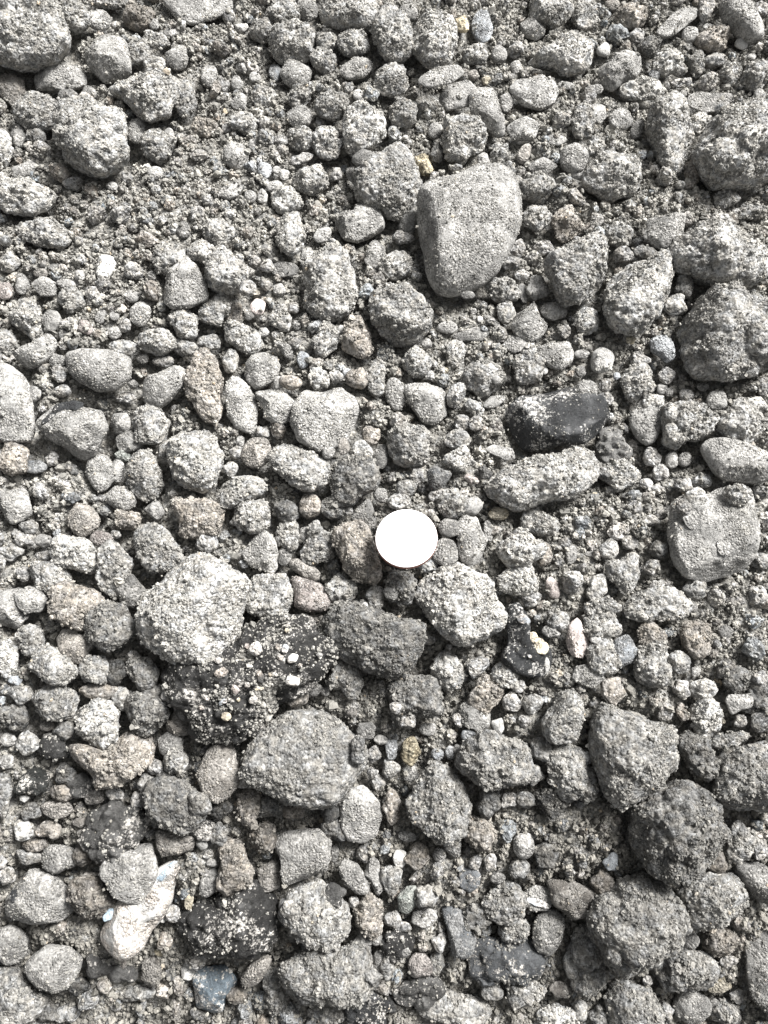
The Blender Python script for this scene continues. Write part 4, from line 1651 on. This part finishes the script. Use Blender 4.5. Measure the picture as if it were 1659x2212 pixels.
# ------------------------------------------------------------------ the disc
def disc():
    R, Tk, bev = .0088, .0016, .0003
    prof = [(0, Tk), (R - .0011, Tk), (R - .0009, Tk + .00006), (R - bev, Tk + .00006), (R - .0001, Tk - .0001), (R, Tk - bev), (R, bev), (R - .0001, .0001), (R - bev, 0), (0, 0)]
    n = 96
    def lathe(pr, closed_top, closed_bottom):
        v, f = [], []
        for r, z in pr:
            for k in range(n):
                a = 2 * math.pi * k / n
                v.append((r * math.cos(a), r * math.sin(a), z))
        for i in range(len(pr) - 1):
            for k in range(n):
                f.append((i * n + k, (i + 1) * n + k, (i + 1) * n + (k + 1) % n, i * n + (k + 1) % n))
        return np.array(v), np.array(f)
    m1, t1, p1 = nodes_of('white_disc_face')
    vec, oi = obj_coord(t1)
    c = ramp(t1, noise(t1, vec, 600, 3, .6), (.3, (.84, .84, .84)), (.7, (.9, .9, .9)))
    t1.links.new(c, p1.inputs['Base Color'])
    p1.inputs['Roughness'].default_value = .35
    m2, t2, p2 = nodes_of('copper_rim')
    vec, oi = obj_coord(t2)
    c = ramp(t2, noise(t2, vec, 900, 3, .6), (.3, (.30, .13, .10)), (.7, (.42, .19, .15)))
    t2.links.new(c, p2.inputs['Base Color'])
    p2.inputs['Metallic'].default_value = .6
    p2.inputs['Roughness'].default_value = .45
    root = bpy.data.objects.new('disc', None)
    col.objects.link(root)
    root.empty_display_size = .01
    zc = float(terrain(0, 0)) + .0115
    root.location = to_plane(DISC_U, DISC_V + 6, zc)
    nrm = Vector((-.05, .15, 1)).normalized()
    root.rotation_mode = 'QUATERNION'
    root.rotation_quaternion = nrm.to_track_quat('Z', 'Y')
    root['label'] = 'plain round white disc with a thin copper rim, lying on the clods'
    root['category'] = 'disc'
    v, f = lathe(prof[:5], 1, 0)
    link('face', make_mesh('face', v, f, m1), root)
    v, f = lathe(prof[4:], 0, 1)
    link('rim', make_mesh('rim', v, f, m2), root)
    return root
disc_obj = disc()
dp = disc_obj.location

# ------------------------------------------------------------------ crumbs between the clods
T0 = G0
corners = np.array([to_plane(u, v, -.003)[:2] for u, v in ((-60, -60), (IMG_W + 60, -60), (IMG_W + 60, IMG_H + 60), (-60, IMG_H + 60))])
def inside(x, y):
    ok = np.ones(np.shape(x), bool)
    for a, b in zip(corners, np.roll(corners, -1, 0)):
        ok &= (b[0] - a[0]) * (y - a[1]) - (b[1] - a[1]) * (x - a[0]) < 0
    return ok
def inside_frame(x, y, m=0.0):
    p = np.stack([x, y, terrain(x, y)], -1) - CAM
    yy = p[..., 1] * ct + p[..., 2] * st
    zz = p[..., 1] * st - p[..., 2] * ct
    u = p[..., 0] / zz * FPX + IMG_W / 2
    v = -yy / zz * FPX + IMG_H / 2
    return (u > -m) & (u < IMG_W + m) & (v > -m) & (v < IMG_H + m)

frame_mask = inside_frame(gx, gy, 40)
free = (HG - T0) < .0012
# outside the picture the heap goes on: clods as one mass
rng = np.random.default_rng(42)
oc_v, oc_f, oc_n = [], [], 0
cells = np.argwhere(free & ~inside_frame(gx, gy, 75))
for rad in list(rng.uniform(.007, .014, 50)) + list(rng.uniform(.0035, .007, 240)):
    for _ in range(12):
        i, j = cells[rng.integers(len(cells))]
        x, y = gx[i, j], gy[i, j]
        if not inside_frame(x, y, 75 + rad / .00014) and abs(x) < .185 and -.205 < y < .285:
            wi, wj = grid_window(x, y, rad * .8)
            if HG[wi, wj].size and (HG[wi, wj] - T0[wi, wj] > .0015).mean() < .12:
                break
    else:
        continue
    form = 'c' if rng.random() < .8 else 'r'
    out = random_outline(2 * rad, 2 * rad * rng.uniform(.7, 1.1), rng.uniform(0, 180), form, rng)
    th = np.arange(120) / 120 * 2 * math.pi
    th = np.arctan2(np.sin(th), np.cos(th)); k = np.argsort(th)
    rz = .7 * rad
    z = T0[i, j] + .3 * rz
    dv, df = cube_sphere(15 if rad > .007 else 9)
    vv = shape(form, dv, th[k], out[k], rz, rng, int(rng.integers(9999))) + (x, y, z)
    oc_v.append(vv); oc_f.append(df + oc_n); oc_n += len(vv)
    wi, wj = grid_window(x, y, rad)
    q2 = ((gx[wi, wj] - x) ** 2 + (gy[wi, wj] - y) ** 2) / rad ** 2
    HG[wi, wj] = np.where(q2 < 1, np.maximum(HG[wi, wj], z + rz * np.sqrt(np.clip(1 - q2, 0, 1))), HG[wi, wj])
oc = link('outlying_clods', make_mesh('outlying_clods', np.concatenate(oc_v), np.concatenate(oc_f), SOIL), None, None, (.26, .255, .245))
oc['kind'] = 'stuff'
oc['label'] = 'clods of the same heap beyond the edges of the picture'

# coarse crumbs: real lumps joined into one mass, cut from a stock of broken shapes
def crumb_stock(n, m):
    dv, df = cube_sphere(n)
    dv = dv * 1.0
    dv[:, 2] -= .3
    dv /= np.linalg.norm(dv, axis=1)[:, None]
    out = []
    for k in range(m):
        p = dv * (1 + .42 * fbm(dv * 1.7 + k * 7.7, 300 + k, 3, .7))[:, None]
        for _ in range(rng.integers(2, 8)):
            nn = rng.normal(size=3); nn /= np.linalg.norm(nn)
            p -= nn * (np.clip(p @ nn - rng.uniform(.5, .9), 0, None) * .9)[:, None]
        p = p + dv * (.16 * (grains(dv * 2.3 + k * 3.1, 800 + k) - .5) * rng.integers(0, 2))[:, None]
        p *= rng.uniform(.75, 1.2, 3)
        out.append(p)
    return out, df

def rot(rng):
    q = rng.normal(size=4); w, x, y, z = q / np.linalg.norm(q)
    return np.array([[1 - 2 * (y * y + z * z), 2 * (x * y - w * z), 2 * (x * z + w * y)],
                     [2 * (x * y + w * z), 1 - 2 * (x * x + z * z), 2 * (y * z - w * x)],
                     [2 * (x * z - w * y), 2 * (y * z + w * x), 1 - 2 * (x * x + y * y)]])

count = 0
for rlo, rhi, tries, nn in ((.0020, .0036, 1500, 6), (.0012, .0020, 6500, 4)):
    free = (HG - T0) < .0010
    cells = np.argwhere(free)
    cells = cells[rng.permutation(len(cells))[:tries]]
    stock, df = crumb_stock(nn, 60)
    for i, j in cells:
        x, y = gx[i, j], gy[i, j]
        rad = rng.uniform(rlo, rhi)
        wi, wj = grid_window(x, y, rad * .8)
        if (HG[wi, wj] - T0[wi, wj] > .0009).mean() > .15:
            continue
        z = T0[i, j] + rng.uniform(-.1, .7) * rad
        rz = rad * .8
        if frame_mask[i, j] or rad > .0013:
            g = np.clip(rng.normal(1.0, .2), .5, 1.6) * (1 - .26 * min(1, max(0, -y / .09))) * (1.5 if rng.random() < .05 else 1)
            warm = rng.normal(0, .04)
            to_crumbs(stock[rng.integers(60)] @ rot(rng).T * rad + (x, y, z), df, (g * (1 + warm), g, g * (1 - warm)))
            count += 1
        q2 = ((gx[wi, wj] - x) ** 2 + (gy[wi, wj] - y) ** 2) / rad ** 2
        HG[wi, wj] = np.where(q2 < 1, np.maximum(HG[wi, wj], z + rz * np.sqrt(np.clip(1 - q2, 0, 1))), HG[wi, wj])
crm = make_mesh('soil_crumbs', np.concatenate(crumb_v), np.concatenate(crumb_f), CRUMB, False)
ca = crm.attributes.new('shade', 'FLOAT_VECTOR', 'POINT')
ca.data.foreach_set('vector', np.concatenate(crumb_s).astype(np.float32).ravel())
cr = link('soil_crumbs', crm, None, None, (.29, .285, .275))
cr['kind'] = 'stuff'
cr['label'] = 'coarse grey soil crumbs filling the gaps between clods'
print('crumbs', count, 'verts', crumb_n)

# fine grains everywhere low, fewer on top of the stones: coarse ones first, then sand packed between them
GP, GR = [], []
for n, med, sg, lo, hi, w_low, w_mid, w_top in ((60000, .62, .3, .4, 1.3, .8, .12, .004), (520000, .24, .45, .11, .6, .7, .3, .03)):
    i = rng.integers(0, gx.shape[0], n); j = rng.integers(0, gx.shape[1], n)
    low = HG[i, j] - T0[i, j]
    pr = np.where(low < .0022, w_low, np.where(low < .0045, w_mid, w_top)) * np.where(frame_mask[i, j], 1, .3) * COV[i, j]
    ok = rng.random(n) < pr
    i, j = i[ok], j[ok]
    rad = np.clip(np.exp(rng.normal(math.log(med), sg, len(i))), lo, hi) * MM
    x = gx[i, j] + rng.uniform(-.5, .5, len(i)) * GS
    y = gy[i, j] + rng.uniform(-.5, .5, len(i)) * GS
    GP.append(np.stack([x, y, HG[i, j] + rad * rng.uniform(-.3, .6, len(i))], -1))
    GR.append(rad)
GP = np.concatenate(GP)
fg = grain_cloud('fine_grains', GP, np.concatenate(GR), rng, None, (.29, .285, .268), .5 * np.clip((-GP[:, 1] - .0) / .09, 0, 1))
fg['label'] = 'fine loose soil grains scattered over the heap'
print('grains', sum(map(len, GR)), 'objects', len(bpy.data.objects), 'tris', sum(len(m.loops) - 2 * len(m.polygons) for m in bpy.data.meshes))
